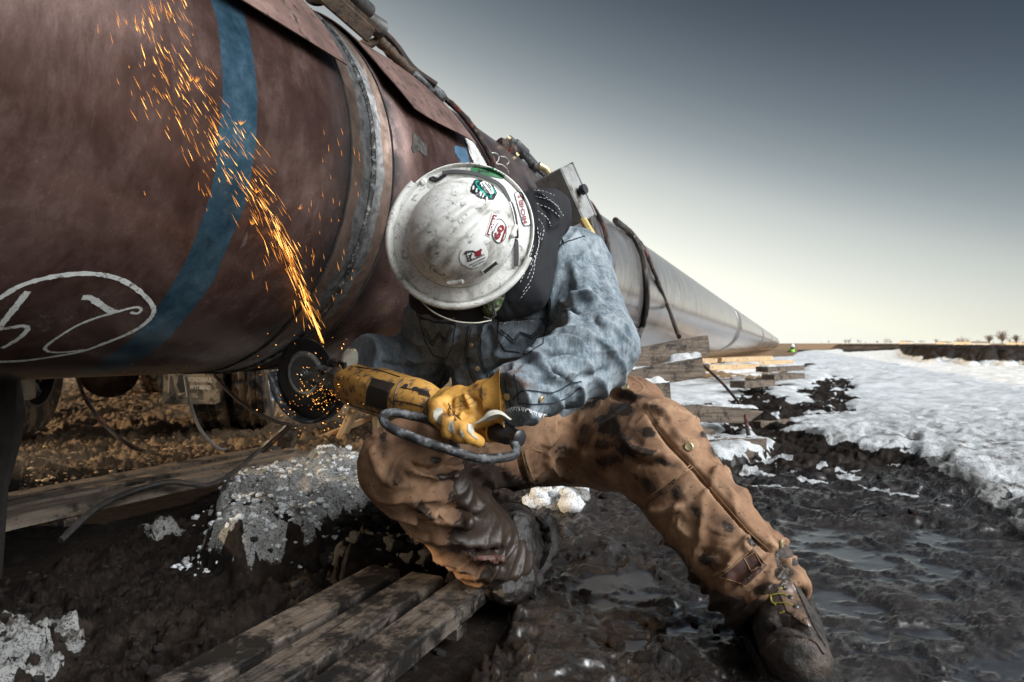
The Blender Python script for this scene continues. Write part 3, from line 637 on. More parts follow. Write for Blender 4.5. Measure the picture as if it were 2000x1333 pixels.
# ---------------------------------------------------------------- pipeline
pl = root('pipeline', 'huge purple brown steel pipe with blue paint band and chalk marks running to the horizon', 'pipeline', tuple(PP(1.3, rad(-90))))
def pipe_sec(name, t0, t1, nt_, nph=160, wall=.016):
    ts = np.linspace(t0, t1, nt_); VV, at, ap = [], [], []
    A0, D_, U_, V_ = map(np.array, (AX0, PD, PU, PV)); ph = np.linspace(0, 2*np.pi, nph, endpoint=False)
    rings = [(t, R) for t in ts]
    if wall: rings = [(t1, R-wall)]+[(t0, R-wall)]+rings+[(t1, R-wall)]
    for t, r in rings: VV.append(A0+D_*t+U_*(r*np.cos(ph))[:, None]+V_*(r*np.sin(ph))[:, None]); at += [t]*nph; ap += list(ph)
    n = len(rings); i_ = np.arange(n*nph).reshape(n, nph); j_ = np.roll(i_, -1, 1)
    Q = np.stack([i_[:-1].ravel(), j_[:-1].ravel(), j_[1:].ravel(), i_[1:].ravel()], 1)[:, ::-1]
    return npmesh(name, np.concatenate(VV), Q, ['pipe coating'], pl, attrs={'pt': at, 'pp': ap})
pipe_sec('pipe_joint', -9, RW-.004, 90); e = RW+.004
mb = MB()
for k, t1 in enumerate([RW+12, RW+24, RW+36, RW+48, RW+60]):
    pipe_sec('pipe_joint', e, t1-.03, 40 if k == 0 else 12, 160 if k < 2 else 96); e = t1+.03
    s_ = t1; prof = [(s_-.05, R-.004), (s_-.045, R+.003), (s_+.045, R+.003), (s_+.05, R-.004)]; m2 = MB(); VV, FF = [], []
    for t, r in prof:
        for q in range(96): VV.append(PP(t, 2*math.pi*q/96, r))
    for i in range(3):
        for q in range(96): FF.append((i*96+(q+1) % 96, i*96+q, (i+1)*96+q, (i+1)*96+(q+1) % 96))
    m2.add(VV, FF); m2.build('joint_seam', 'dark steel', pl, smooth=True)
# weld bead: a rippled torus
VV, FF, nq, nm = [], [], 900, 10; rr = random.Random(5)
for q in range(nq):
    ph = 2*math.pi*q/nq; w = .0085+.0008*math.sin(q*2.1)+.0006*rr.random()+.001*math.sin(q*.13); hgt_ = .0055+.0008*(q % 3 == 0)+.0008*rr.random(); off = .003*math.sin(q*.05)
    for k in range(nm):
        a = 2*math.pi*k/nm; VV.append(PP(RW+off+w*math.cos(a), ph, R+hgt_*math.sin(a)))
for q in range(nq):
    for k in range(nm): FF.append((q*nm+k, ((q+1) % nq)*nm+k, ((q+1) % nq)*nm+(k+1) % nm, q*nm+(k+1) % nm))
npmesh('weld_bead', np.array([list(v) for v in VV]), np.array(FF), ['weld metal'], pl)
# thin bevel lands beside the bead
for s_ in (-1, 1):
    VV, FF = [], []
    for t, r in ((.084, R-.001), (.084, R+.0025), (.0865, R+.0035), (.090, R+.0025), (.090, R-.001)):
        for q in range(160): VV.append(PP(RW+s_*t, 2*math.pi*q/160, r+.0008*math.sin(q*1.7)))
    for i in range(4):
        for q in range(160):
            f = (i*160+(q+1) % 160, i*160+q, (i+1)*160+q, (i+1)*160+(q+1) % 160); FF.append(f if s_ > 0 else f[::-1])
    m2 = MB(); m2.add(VV, FF); m2.build('coating_edge', 'black soil', pl, smooth=True)
def chalk(name, strokes, label=None, mat='chalk', w=.0036):
    mb = MB()
    for pts, k in strokes:
        q = spl2(pts, 7) if len(pts) > 2 else [(pts[0][0]+(pts[1][0]-pts[0][0])*i/12, pts[0][1]+(pts[1][1]-pts[0][1])*i/12) for i in range(13)]; L = [pixpipe(a, b)[:2] for a, b in q]; V_, F_ = [], []
        for i, (t, ph) in enumerate(L):
            t2, p2 = L[min(i+1, len(L)-1)]; t1, p1 = L[max(i-1, 0)]; dt, dp = t2-t1, (p2-p1)*R; l = math.hypot(dt, dp) or 1; nx_, ny_ = -dp/l, dt/l
            ww = w*k*(.75+.5*vnoise(np.array([[i*.9, k, 3.]]))[0])
            for s_ in (-1, 1): V_.append(PP(t+nx_*ww*s_, ph+ny_*ww*s_/R, R+.0007))
        for i in range(len(L)-1): F_.append((2*i, 2*i+1, 2*i+3, 2*i+2))
        mb.add(V_, F_)
    return mb.build(name, mat, pl, label=label)
def z4(l): return [(x/5, 500+y/5) for x, y in l]
chalk('chalk_mark', [(z4([(-220,520),(0,405),(200,290),(450,215),(700,178),(850,172),(1020,188),(1180,232),(1330,320),(1450,430),(1500,520),(1480,590),(1400,670),(1250,760),(1050,840),(800,930),(500,985),(250,1020),(0,1032),(-200,1030)]), 1.25),
    (z4([(270,345),(180,460),(100,560),(10,670),(-60,740)]), 1.5), (z4([(-60,715),(100,700),(220,682),(270,710),(200,790),(110,850),(20,900)]), 1.1),
    (z4([(800,405),(880,410),(960,460),(1050,520),(1120,552)]), 1.7), (z4([(1120,552),(1250,515),(1340,500),(1378,525),(1340,560),(1270,552)]), .8),
    (z4([(1120,552),(950,600),(750,680),(570,790),(460,870),(440,910),(500,938),(640,938),(820,915)]), .8)], 'white chalk oval with handwritten characters on the pipe side')
chalk('chalk_mark', [([(950,306),(956,300),(966,299),(974,304),(973,314),(969,320),(980,322),(990,330),(994,340)], .42), ([(978,306),(988,308),(994,316),(990,322)], .38)], 'faint chalk squiggle above the hard hat')
g = G('burnt flake'); g.bump(g.noise(60, 6, .8), 1, .01); g.out(g.ramp(g.noise(60, 6, .8), [(.4, (.015,.012,.011)), (.62, (.10,.09,.08)), (.7, (.3,.28,.26))]), .7)
def pipepatch(name, poly, mat, off=.001, label=None, n=10):
    class PS:                                    # same interface as Skin, on the analytic pipe
        def hit(s, x, y, o=0): t, ph, q = pixpipe(x, y); return PP(t, ph, R+o), (q-AX0).normalized()
    mb = MB(); patch(mb, PS(), poly, off, res=(max(p[0] for p in poly)-min(p[0] for p in poly))/n); return mb.build(name, mat, pl, label=label)
pipepatch('flaked_patch', [(805,262),(812,262),(824,276),(833,284),(834,308),(824,302),(816,292),(808,302),(803,290),(806,275)], 'burnt flake', .0015)
pipepatch('blue_smear', [(886,284),(910,290),(918,320),(905,330),(897,312),(888,300)], 'blue primer', .0012)
pipepatch('paper_label', [(906,268),(924,278),(950,322),(946,332),(930,330),(918,305)], 'paper', .002, 'white paper tag stuck on the pipe above the hard hat', 14)
# curved sheets laid over the pipe beside the weld
def sheet(name, t0, t1, phe, lab, flare, seed, edge=None):
    VV, nt_, nph = [], 46, 60; rr = random.Random(seed)
    for s_ in (0, 1):
        for i in range(nt_):
            u_ = i/(nt_-1); t = t0+(t1-t0)*u_
            for j in range(nph):
                w_ = j/(nph-1); p0 = phe+(edge(u_) if edge else 0); ph = p0+(rad(150)-p0)*w_; lift = .011+flare*max(0, 1-w_*9)**2+.004*math.sin(u_*7+w_*5+seed)
                VV.append(PP(t+.006*math.sin(w_*9+seed), ph, R+lift+(.003 if s_ else 0)))
    idx = lambda s_, i, j: s_*nt_*nph+i*nph+j; FF = []
    for i in range(nt_-1):
        for j in range(nph-1):
            FF.append((idx(1, i, j), idx(1, i+1, j), idx(1, i+1, j+1), idx(1, i, j+1))); FF.append((idx(0, i, j+1), idx(0, i+1, j+1), idx(0, i+1, j), idx(0, i, j)))
    for i in range(nt_-1):
        for j in (0, nph-1): f = (idx(0, i, j), idx(0, i+1, j), idx(1, i+1, j), idx(1, i, j)); FF.append(f if j == 0 else f[::-1])
    for j in range(nph-1):
        for i in (0, nt_-1): f = (idx(0, i, j), idx(1, i, j), idx(1, i, j+1), idx(0, i, j+1)); FF.append(f if i == 0 else f[::-1])
    mb = MB(); mb.add(VV, FF); return mb.build(name, 'rust sheet', smooth=True, label=lab, cat='metal sheet', group='heat sheets over the pipe', loc=tuple(PP((t0+t1)/2, rad(80))))
ta, pa, _ = pixpipe(420, 5); tb, pb, _ = pixpipe(650, 134); tc_, pc, _ = pixpipe(762, 204); td, pd_, _ = pixpipe(915, 290)
sheet('metal_sheet', -.4, RW-.095, pb, 'rusty curved sheet lying on the pipe left of the weld seam', .012, 1, lambda u_: (pa-pb)*.3*(1-u_))
sheet('metal_sheet', RW+.10, td, pd_, 'rusty curved sheet lying on the pipe right of the weld seam', .016, 2, lambda u_: (pc-pd_)*(1-u_)+.10*max(0, 1-u_*5))
# hoses and cables wrapped round the pipe
def hose(name, pts, r, mat, lab, cat, n=8, group=None, nn=8, noise=0):
    q = smoothline(pts, n); mb = MB(); mb.tube(q, r, nn); return mb.build(name, mat, smooth=True, label=lab, cat=cat, group=group, noise=noise, nscale=60, loc=tuple(q[0]))
def ringarc(t0, t1, a0, a1, off, n=30): return [PP(t0+(t1-t0)*i/n, rad(a0+(a1-a0)*i/n), R+off) for i in range(n+1)]
hose('rubber_hose', [onpipe(838,172,.02), onpipe(870,205,.018), onpipe(900,236,.018), onpipe(925,268,.018), onpipe(945,303,.018), onpipe(958,335,.018), onpipe(962,400,.018), onpipe(950,480,.02)], .011, 'red hose', 'red and black hose bending over the pipe just above the hard hat', 'hose', noise=.002)
hose('rubber_hose', [onpipe(1120,372,.02), onpipe(1150,400,.02), onpipe(1170,440,.02), onpipe(1180,480,.02), onpipe(1182,540,.02), onpipe(1170,600,.02)], .014, 'red hose', 'red hose on the pipe directly behind the denim shoulder', 'hose', noise=.002)
hose('rubber_hose', [onpipe(1110,372,.02), onpipe(1135,410,.02), onpipe(1150,450,.02), onpipe(1152,500,.02), onpipe(1140,560,.02)], .012, 'black hose', 'black hose beside the red hose behind the shoulder', 'hose', noise=.002)
hose('rubber_hose', [onpipe(1195,437,.03), onpipe(1228,462,.025), onpipe(1246,490,.02), onpipe(1256,540,.02), onpipe(1257,600,.02), onpipe(1248,640,.02), P(1240,662,4.3), P(1226,672,4.25), P(1222,655,4.2), P(1236,652,4.15), P(1246,660,4.1)], .022, 'black hose', 'black hose hanging round the pipe with a loop at its lower end', 'hose', noise=.003)
hose('rubber_hose', [onpipe(1215,448,.03), onpipe(1250,483,.02), onpipe(1275,540,.02), onpipe(1300,600,.02), P(1326,658,4.35)], .015, 'red hose', 'thin red hose slanting down the pipe to the top timber', 'hose', noise=.003)
hose('rubber_hose', [P(1368,708,4.3), P(1410,748,4.2), P(1446,790,4.1), P(1466,812,4.0)], .010, 'red hose', 'thin dark red hose running off the stacked timbers', 'hose')
hose('rubber_hose', [P(1456,812,3.6), P(1462,850,3.45), P(1472,885,3.3), gp(1484,906,.02)], .011, 'red hose', 'short red hose standing in front of the snowy timber', 'hose')
# line up clamp over the weld, seen against the sky
def Q3(px, py, d): return P(px, py, d)
Pc = lambda x, y, d: P(x+7, y-11, d)
ct = root('pipe_clamp', 'mud crusted line up clamp arm sticking up above the pipe against the sky', 'clamp', tuple(Pc(735, 95, 2.05)))
mb = MB(); mb.beam(Pc(592,-30,1.72), Pc(718,82,1.9), .016, .046, (1,.2,1.2), bev=.003); mb.beam(Pc(598,-46,1.74), Pc(728,70,1.92), .05, .012, (1,.2,1.2)); mb.build('clamp_bar', 'rusty iron', ct, noise=.0015, nscale=50)
def washer(c, ax, r0, r1, h, mat, nm='link_ring'):
    mb = MB(); c, ax = Vector(c), Vector(ax).normalized(); x = ax.orthogonal().normalized(); y = ax.cross(x); V_, F_ = [], []
    for k in range(32):
        a = 2*math.pi*k/32; e = x*math.cos(a)+y*math.sin(a); V_ += [c+e*r0+ax*h/2, c+e*r1+ax*h/2, c+e*r1-ax*h/2, c+e*r0-ax*h/2]
    for k in range(32):
        m = (k+1) % 32
        for q in range(4): F_.append((4*k+q, 4*m+q, 4*m+(q+1) % 4, 4*k+(q+1) % 4))
    mb.add(V_, F_); return mb.build(nm, mat, ct, smooth=True)
washer(Pc(611,2,1.83), (.2,-1,.35), .018, .036, .01, 'rusty iron'); washer(Pc(655,10,1.85), (.2,-1,.5), .018, .032, .03, 'rusty iron')
mb = MB(); mb.lathe(Pc(652,14,1.90), Pc(742,72,2.03), [(0,.022),(.03,.028),(.3,.028),(.32,.032),(.55,.032),(.58,.030),(.96,.030),(1,.022)], 20); mb.build('cylinder', 'dark steel', ct, smooth=True)
mb = MB(); mb.lathe(Pc(680,2,1.86), Pc(716,34,1.95), [(0,.014),(.05,.022),(.95,.022),(1,.016)], 16); mb.build('cylinder', 'dark steel', ct, smooth=True)
mb = MB(); mb.tube(smoothline([Pc(735,68,2.03), Pc(765,98,2.08), Pc(800,145,2.1), Pc(845,178,2.12)]), .011, 8); mb.build('hose', 'red hose', ct, smooth=True)
mb = MB(); mb.tube([Pc(700,96,2.0), Pc(712,100,2.02), Pc(733,88,2.05)], [.012,.014,.012], 10); mb.tube(smoothline([Pc(733,90,2.05), Pc(765,122,2.08), Pc(800,158,2.1)]), [.018+.002*math.sin(k*1.3) for k in range(17)], 12); mb.build('handle', 'rusty iron', ct, smooth=True)
mb = MB(); mb.tube([Pc(798,156,2.1), Pc(830,182,2.13), Pc(855,200,2.15), Pc(862,205,2.15)], [.020,.021,.02,.012], 12); mb.build('grip_sleeve', 'black rubber', ct, smooth=True)
# red actuator, hanging hose end and control box further along
at_ = root('pipe_clamp', 'small red and black clamp with a dark lever on top of the pipe', 'clamp', tuple(onpipe(1000,300,.03)))
mb = MB(); mb.lathe(P(970,282,2.75), P(1004,298,2.8), [(0,.02),(.1,.034),(.45,.036),(.5,.028),(.6,.036),(.95,.034),(1,.02)], 16); mb.build('spring_body', 'red hose', at_, smooth=True, noise=.003)
mb = MB(); mb.tube(smoothline([P(992,272,2.8), P(1004,282,2.8), P(1028,305,2.85), P(1052,332,2.9), P(1066,344,2.95)]), [.02]*8+[.028]*8+[.02]*8+[.012]*9, 10); mb.tube([P(1030,308,2.86), P(1044,340,2.9), P(1050,352,2.9)], [.012,.01,.008], 8); mb.build('lever', 'black rubber', at_, smooth=True)
mb = MB(); mb.tube([P(996,274,2.78), P(990,270,2.78)], .014, 10); mb.tube([P(1003,296,2.8), P(1012,306,2.8)], .01, 8); mb.build('pin', 'brass', at_, smooth=True)
bx = root('control_box', 'grey metal control box strapped on the pipe behind the shoulder', 'box', tuple(P(1100,385,2.62)))
c0, u0, l0 = P(1103,388,2.62), (P(1128,436,2.62)-P(1074,352,2.66)), (P(1141,404,2.6)-P(1084,340,2.7))
mb = MB(); a_ = Vector((.30,.12,-.62)).normalized(); b_ = Vector((.72,-.60,.22)); b_ = (b_-a_*b_.dot(a_)).normalized(); n_ = a_.cross(b_)
mb.box(c0, a_*.115, b_*.070, n_*.052, bev=.006); mb.box(c0-n_*.054, a_*.118, b_*.073, n_*.004, bev=.002); mb.build('case', 'grey enclosure', bx)
mb = MB(); mb.lathe(c0+b_*.07+a_*.0, c0+b_*.105+a_*.0, [(0,.014),(.4,.014),(.45,.022),(1,.020)], 12); mb.build('knob', 'black plastic', bx, smooth=True)
mb = MB(); mb.tube(smoothline([c0-a_*.11-b_*.02, c0-a_*.14-b_*.02+n_*.01, c0-a_*.165-b_*.03+n_*.03]), .015, 10); mb.build('cable_gland', 'brass', bx, smooth=True)
hose('safety_rope', [P(1140,432,2.5), P(1148,446,2.45), P(1156,462,2.4), P(1150,474,2.38)], .016, 'yellow rope', 'short yellow rope end beside the grey control box', 'rope')

# ---------------------------------------------------------------- skids and timbers
def timber(nm, a, b, w, h, lab, mat='weathered wood', cat='timber', group='timbers cribbed under the pipe', up=(0, 0, 1), snowcap=0, split=False):
    a, b = Vector(a), Vector(b); d = b-a; n = max(2, int(d.length/.05)); dn = d.normalized(); sx = dn.cross(Vector(up)).normalized(); uz = sx.cross(dn); mb = MB(); V_, F_ = [], []
    prof = [(-.5,-.46),(-.46,-.5),(.46,-.5),(.5,-.46),(.5,.46),(.46,.5),(-.46,.5),(-.5,.46)]; rr = random.Random(int(a.x*1000+b.y*77)); m = len(prof)
    for i in range(n+1):
        for k, (x, y) in enumerate(prof):
            j = .0025*(rr.random()-.5)*2; s_ = 1
            if split and i == n: j2 = rr.uniform(-.06, .05)
            else: j2 = 0
            V_.append(a+d*i/n+dn*j2+sx*(x*w*s_+j)+uz*(y*h*(1 if not (split and i >= n-1) else .7)+j))
    for i in range(n):
        for k in range(m): F_.append((i*m+k, i*m+(k+1) % m, (i+1)*m+(k+1) % m, (i+1)*m+k))
    F_ += [tuple(range(m))[::-1], tuple(range(n*m, n*m+m))]; mb.add(V_, F_)
    o = mb.build(nm, mat, label=lab, cat=cat, group=group, loc=tuple((a+b)/2))
    if snowcap:
        VV, FF, N1, N2 = [], [], max(8, int(d.length/.012)), 9
        for i in range(N1+1):
            for k in range(N2+1):
                x = k/N2-.5; e_ = max(0, 1-(2*abs(x))**3); nz = vnoise(np.array([[i*.35, k*.6, a.x*9]]))[0]; nz2 = vnoise(np.array([[i*.09+4, 2., a.y*9]]))[0]; nz3 = vnoise(np.array([[i*1.1, k*1.3, a.x*19]]))[0]
                VV.append(a+d*i/N1+sx*(x*w*(.9+.25*nz))+uz*(h*.49+snowcap*e_*(.25+.75*nz)*sstep(.28, .5, nz2)+.008*(nz3-.5)))
        for i in range(N1):
            for k in range(N2): q = i*(N2+1)+k; FF.append((q, q+1, q+N2+2, q+N2+1))
        m2 = MB(); m2.add(VV, FF); m2.build('snow_cap', 'loose snow', o, smooth=True)
    return o
timber('timber', P(1130,722,3.7), P(1376,674,3.95), .10, .112, 'dark split timber, topmost of the stack beside the denim elbow')
timber('timber', P(1120,762,3.65), P(1366,716,3.8), .10, .118, 'grey timber with snow on it, second from the top of the stack', snowcap=.045)
timber('timber', P(1100,784,3.6), P(1300,765,3.75), .12, .12, 'short pale timber block under the two stacked timbers', snowcap=.05)
timber('timber', P(1215,800,3.7), P(1470,812,3.9), .10, .095, 'snow dusted timber with a splintered tip', snowcap=.02, split=True)
timber('timber', P(1255,842,3.6), P(1385,850,3.7), .12, .075, 'broken dark brown timber below the splintered one', group='timbers cribbed under the pipe')
timber('timber', P(1240,868,3.25), P(1486,865,3.35), .11, .055, 'snow covered timber lying on the lowest block', snowcap=.035)
timber('timber', P(1260,895,3.1), P(1462,897,3.2), .10, .085, 'brown timber lying in the mud as the lowest of the stack')
timber('timber', P(1478,838,4.3), P(1590,828,4.75), .06, .10, 'loose brown board lying between the stack and the snow', group=None, split=True)
sf = [(1400,704,9.5,1500,700,10.5),(1420,712,9,1540,708,10),(1375,718,8,1480,715,9),(1330,706,9,1440,704,10),(1488,722,8.2,1560,718,9),(1500,738,7.6,1560,734,8.2),(1440,752,6.6,1500,748,7.2)]
for k, (a, b, c, d, e_, f) in enumerate(sf):
    timber('skid_board', P(a,b,c), P(d,e_,f), .16, .07, ['sunlit board farthest along the pipe foot', 'sunlit board under the far pipe nearest the worker', 'pale board in snow below the far pipe', 'sunlit board just behind the stacked timbers top', 'board half sunk in snow right of the sunlit boards', 'small dark board at the snow edge', 'brown board nearest the stack among the snow'][k], 'cut lumber' if k < 4 else 'weathered wood', 'board', 'boards scattered under the far pipe', snowcap=.03 if k in (2, 4) else 0)
def pallet(lab, q0, u, n, wd, gap, L, z, mat, skew=0):
    r0 = root('pallet', lab, 'pallet', (q0[0], q0[1], 0), group='pallets on the mud'); u = Vector((u[0], u[1], 0)).normalized(); w = Vector((u.y, -u.x, 0)); rr = random.Random(int(q0[0]*100))
    for k in range(n):
        o0 = Vector((q0[0], q0[1], z))+w*(wd/2+k*(wd+gap))+u*rr.uniform(-.03, .03); mb = MB(); V_, F_ = [], []; N = 50; pr = [(-.5,-.5),(.5,-.5),(.5,.40),(.46,.5),(-.46,.5),(-.5,.40)]; m = len(pr)
        for i in range(N+1):
            for j, (x, y) in enumerate(pr):
                p_ = o0-u*(L*i/N); nz = vnoise(np.array([[p_.x*25, p_.y*25, j*1.7+k]]))[0]-.5; V_.append(p_+w*(x*wd+nz*.008)+Vector((0, 0, y*.038+nz*.004-.019)))
        for i in range(N):
            for j in range(m): F_.append((i*m+j, (i+1)*m+j, (i+1)*m+(j+1) % m, i*m+(j+1) % m))
        F_ += [tuple(range(m)), tuple(range(N*m, N*m+m))[::-1]]; mb.add(V_, F_); mb.build('plank', mat, r0)
    for s_ in (.12, L*.5, L-.12):
        c_ = Vector((q0[0], q0[1], z-.050))-u*s_+w*(n*(wd+gap)-gap)/2; mb = MB(); mb.box(c_, w*((n*(wd+gap))/2-.012), u*.02, Vector((0, 0, .011))); mb.build('crossbar', mat, r0)
    return r0
pallet('weathered pallet with three long planks beside the dirty snow under the pipe', (-1.15, 3.06), (.43,.86), 3, .078, .055, 2.2, .085, 'grey planks')
pallet('mud smeared pallet with three planks at the bottom of the photo', (-.335, 1.50), (.40,.92), 3, .082, .030, 1.1, .050, 'muddy planks')
hose('cable', [P(562,832,2.6), P(500,885,2.62), P(420,945,2.3), gp(330,1000,.10), gp(250,1022,.095), gp(180,1052,.08), gp(118,1078,.03)], .010, 'black hose', 'dark braided cable lying across the rear pallet', 'cable', noise=.002, nn=7)
hose('cable', [P(572,828,2.65), P(540,858,2.8), P(480,905,2.85), gp(410,925,.03), gp(330,945,.03), gp(270,965,.03)], .008, 'red hose', 'thin red cable on the mud just behind the rear pallet', 'cable')
hose('cable', [P(150,735,2.6), P(165,775,2.9), P(200,825,3.0), P(250,868,3.0), gp(290,890,.02), gp(400,893,.02)], .009, 'red hose', 'sunlit cable curving down from the pipe at the far left', 'cable')
hose('cable', [P(362,735,2.8), P(372,790,3.0), P(392,840,3.1), P(425,875,3.2), gp(445,886,.02)], .008, 'paper', 'pale cable hanging in front of the lettered mud flap', 'cable')
hose('cable', [P(418,732,2.6), P(450,768,2.6), P(490,800,2.6), P(535,822,2.6), P(570,832,2.6)], .008, 'red hose', 'cable sloping down behind the grinder guard', 'cable')
skn = 0
for k in range(4):                           # unseen skid stack added outside the left edge to block the low sun
    for j in range(2 if k % 2 else 3):
        z_ = .07+k*.125
        if k % 2: a_, b_ = Vector((-2.25, .75+j*1.0, z_)), Vector((-1.45, .70+j*1.0, z_))
        else: a_, b_ = Vector((-1.72-.2*j, .15, z_)), Vector((-1.66-.2*j, 2.02, z_+.01))
        timber('timber', a_, b_, .12, .12, 'added unseen skid timber '+['at the bottom', 'second from the bottom', 'third from the bottom', 'on top'][k]+' left of the pipe stand, '+['nearest it', 'in the middle', 'farthest left'][j], group='unseen skids added to shade the foreground')
# near left prop, stake and sawn props
pr_ = root('pipe_stand', 'dark mud caked stand propping the pipe at the left edge', 'stand', (-1.22, 1.45, 0))
mb = MB(); V0 = P(-14,735,1.5); mb.tube([V0, P(-10,800,1.5), P(-14,860,1.5), P(-22,960,1.5), P(-30,1130,1.5)], [.055,.060,.052,.036,.032], 14); mb.build('post', 'black soil', pr_, smooth=True, noise=.01, nscale=25)
mb = MB(); mb.box(V0+Vector((0, 0, .02)), (.10,0,0), (0,.08,0), (0,0,.015), bev=.004); mb.build('saddle', 'rusty iron', pr_)
st_ = MB(); st_.beam(gp(552,892,-.03)+Vector((0,0,0)), P(566,838,3.1), .10, .07, (1,0,0), bev=.006); st_.build('wooden_stake', 'weathered wood', label='short grey wooden stake behind the grinder guard and rear pallet', cat='stake', noise=.005, loc=tuple(gp(552,892)))
def prop(lab, pts, grp='sawn props behind the grinder'):
    mb = MB()
    for a, b, w_, h_ in pts: mb.beam(a, b, w_, h_, (0, -1, .2), bev=.004)
    return mb
rt = root('wooden_prop', 'sunlit sawn board with a notch leaning right of the grinder guard', 'prop', tuple(gp(665,866)), group='sawn props behind the grinder')
prop('', [(P(662,866,3.65), P(706,770,3.75), .035, .10)]).build('board', 'cut lumber', rt); prop('', [(P(684,806,3.66), P(728,782,3.72), .03, .03)]).build('cleat', 'cut lumber', rt)
rt = root('wooden_prop', 'sunlit sawn board standing between the knee and the grinder', 'prop', tuple(gp(735,850)), group='sawn props behind the grinder')
prop('', [(P(734,850,3.9), P(738,800,3.95), .035, .09)]).build('board', 'cut lumber', rt)
rt = root('wooden_prop', 'sunlit crate boards seen through the gap beside the jacket', 'prop', tuple(P(850,790,3.4)), group='sawn props behind the grinder')
prop('', [(P(862,842,3.4), P(838,715,3.5), .035, .14), (P(830,815,3.5), P(880,790,3.5), .03, .10), (P(800,850,3.5), P(905,842,3.6), .03, .12)]).build('board', 'cut lumber', rt)
mb = MB(); mb.beam(P(600,868,3.5), P(762,800,4.2), .03, .03, bev=.003); mb.build('thin_batten', 'cut lumber', label='thin sunlit batten lying on the mud behind the grinder', cat='batten', loc=tuple(P(680,835,3.8)))
rb = MB(); rb.tube(smoothline([P(1384,1165,1.62), P(1380,1200,1.55), P(1378,1240,1.48), P(1372,1290,1.40)]), [.009+.0012*(k % 2) for k in range(25)], 10); rb.build('steel_bar', 'dark steel', smooth=True, label='short ribbed steel bar stuck in the puddle behind the boot', cat='bar', loc=tuple(P(1378,1240,1.5)))

# ---------------------------------------------------------------- truck behind the pipe
yaw = rad(14); TX, TY = P(238,700,4.05).x, 4.05
def T(x, y, z): return Vector((TX+x*math.cos(yaw)-y*math.sin(yaw), TY+x*math.sin(yaw)+y*math.cos(yaw), z))
Tx, Ty, Tz = T(1,0,0)-T(0,0,0), T(0,1,0)-T(0,0,0), Vector((0,0,1))
tr = root('work_truck', 'muddy work truck seen from behind beneath the pipe, with lettered mud flap', 'truck', (TX, TY, 0))
def wheel(x, y, shiny, n=0):
    c0, c1 = T(x-.10, y, .43), T(x+.10, y, .43); mb = MB(); n_ = 56; V_, F_ = [], []
    pr = [(-.10,.24),(-.10,.36),(-.085,.405),(-.05,.425),(-.045,.405),(-.01,.405),(-.005,.428),(.005,.428),(.01,.405),(.045,.405),(.05,.425),(.085,.405),(.10,.36),(.10,.24)]
    for q in range(n_):
        a = 2*math.pi*q/n_
        for i, (xx, r_) in enumerate(pr):
            lug = .014*((q+(i % 2)) % 2) if r_ > .41 else 0; V_.append(T(x+xx, y+(r_-lug)*math.cos(a), .43+(r_-lug)*math.sin(a)))
    m = len(pr)
    for q in range(n_):
        for i in range(m-1): F_.append((q*m+i, ((q+1) % n_)*m+i, ((q+1) % n_)*m+i+1, q*m+i+1))
    mb.add(V_, F_); ty = mb.build('tyre', 'tyre rubber', tr)
    mb = MB(); sgn = 1
    mb.lathe(T(x-.10,y,.43), T(x+.12,y,.43), [(0,.235),(.15,.24),(.2,.2),(.55,.19),(.6,.13),(.62,.10)], 32); mb.lathe(T(x+.02,y,.43), T(x+.10,y,.43), [(0,.242),(.6,.245),(1,.252),(1.02,.24),(.7,.225),(.2,.215)], 32)
    for q in range(8):
        a = q*math.pi/4+.2; mb.lathe(T(x+.03,y+.15*math.cos(a),.43+.15*math.sin(a)), T(x+.062,y+.15*math.cos(a),.43+.15*math.sin(a)), [(0,.028),(.8,.026),(1,.018)], 10)
        a += math.pi/8; mb.beam(T(x+.03,y+.10*math.cos(a),.43+.10*math.sin(a)), T(x+.05,y+.22*math.cos(a),.43+.22*math.sin(a)), .05, .02, Tx)
    mb.lathe(T(x+.01,y,.43), T(x+.10,y,.43), [(0,.07),(.7,.06),(1,.04)], 20); mb.build('rim', 'chrome' if shiny else 'dark steel', ty, smooth=True)
wheel(-.80, 0, False); wheel(-.56, 0, False); wheel(.56, 0, False); wheel(.80, 0, True)
wheel(.78, 3.6, True); wheel(-.78, 3.6, False)
mb = MB(); mb.tube([T(-.7,0,.43), T(.7,0,.43)], .055, 14); mb.build('axle', 'rusty iron', tr, smooth=True)
mb = MB(); mb.lathe(T(-.05,-.20,.40), T(-.05,.18,.42), [(0,.06),(.1,.12),(.3,.165),(.34,.175),(.38,.165),(.7,.14),(1,.07)], 28)
for q in range(10): a = q*math.pi/5; mb.lathe(T(-.05+.155*math.cos(a),-.09,.40+.155*math.sin(a)), T(-.05+.155*math.cos(a),-.05,.40+.155*math.sin(a)), [(0,.012),(1,.012)], 6)
mb.build('differential', 'rusty iron', tr, smooth=True)
for x in (-.42, .42):
    mb = MB(); mb.beam(T(x,-1.1,.80), T(x,5,.80), .07, .16); mb.build('frame_rail', 'truck paint', tr)
    mb = MB(); mb.beam(T(x,-.55,.52), T(x,0,.46), .06, .04); mb.beam(T(x,0,.46), T(x,.55,.52), .06, .04); mb.build('leaf_spring', 'rusty iron', tr)
mb = MB(); mb.box(T(0,1.1,1.45), Tx*1.05, Ty*2.2, Tz*.55, bev=.03); mb.build('service_body', 'truck paint', tr)
mb = MB(); mb.box(T(0,4.3,1.50), Tx*1.0, Ty*.85, Tz*.85, bev=.15); mb.box(T(0,5.6,1.1), Tx*.95, Ty*.7, Tz*.35, bev=.1); mb.build('cab', 'truck paint', tr)
mb = MB(); mb.box(T(0,-1.15,.72), Tx*1.0, Ty*.05, Tz*.10, bev=.02); mb.build('bumper', 'truck paint', tr)
fl = []
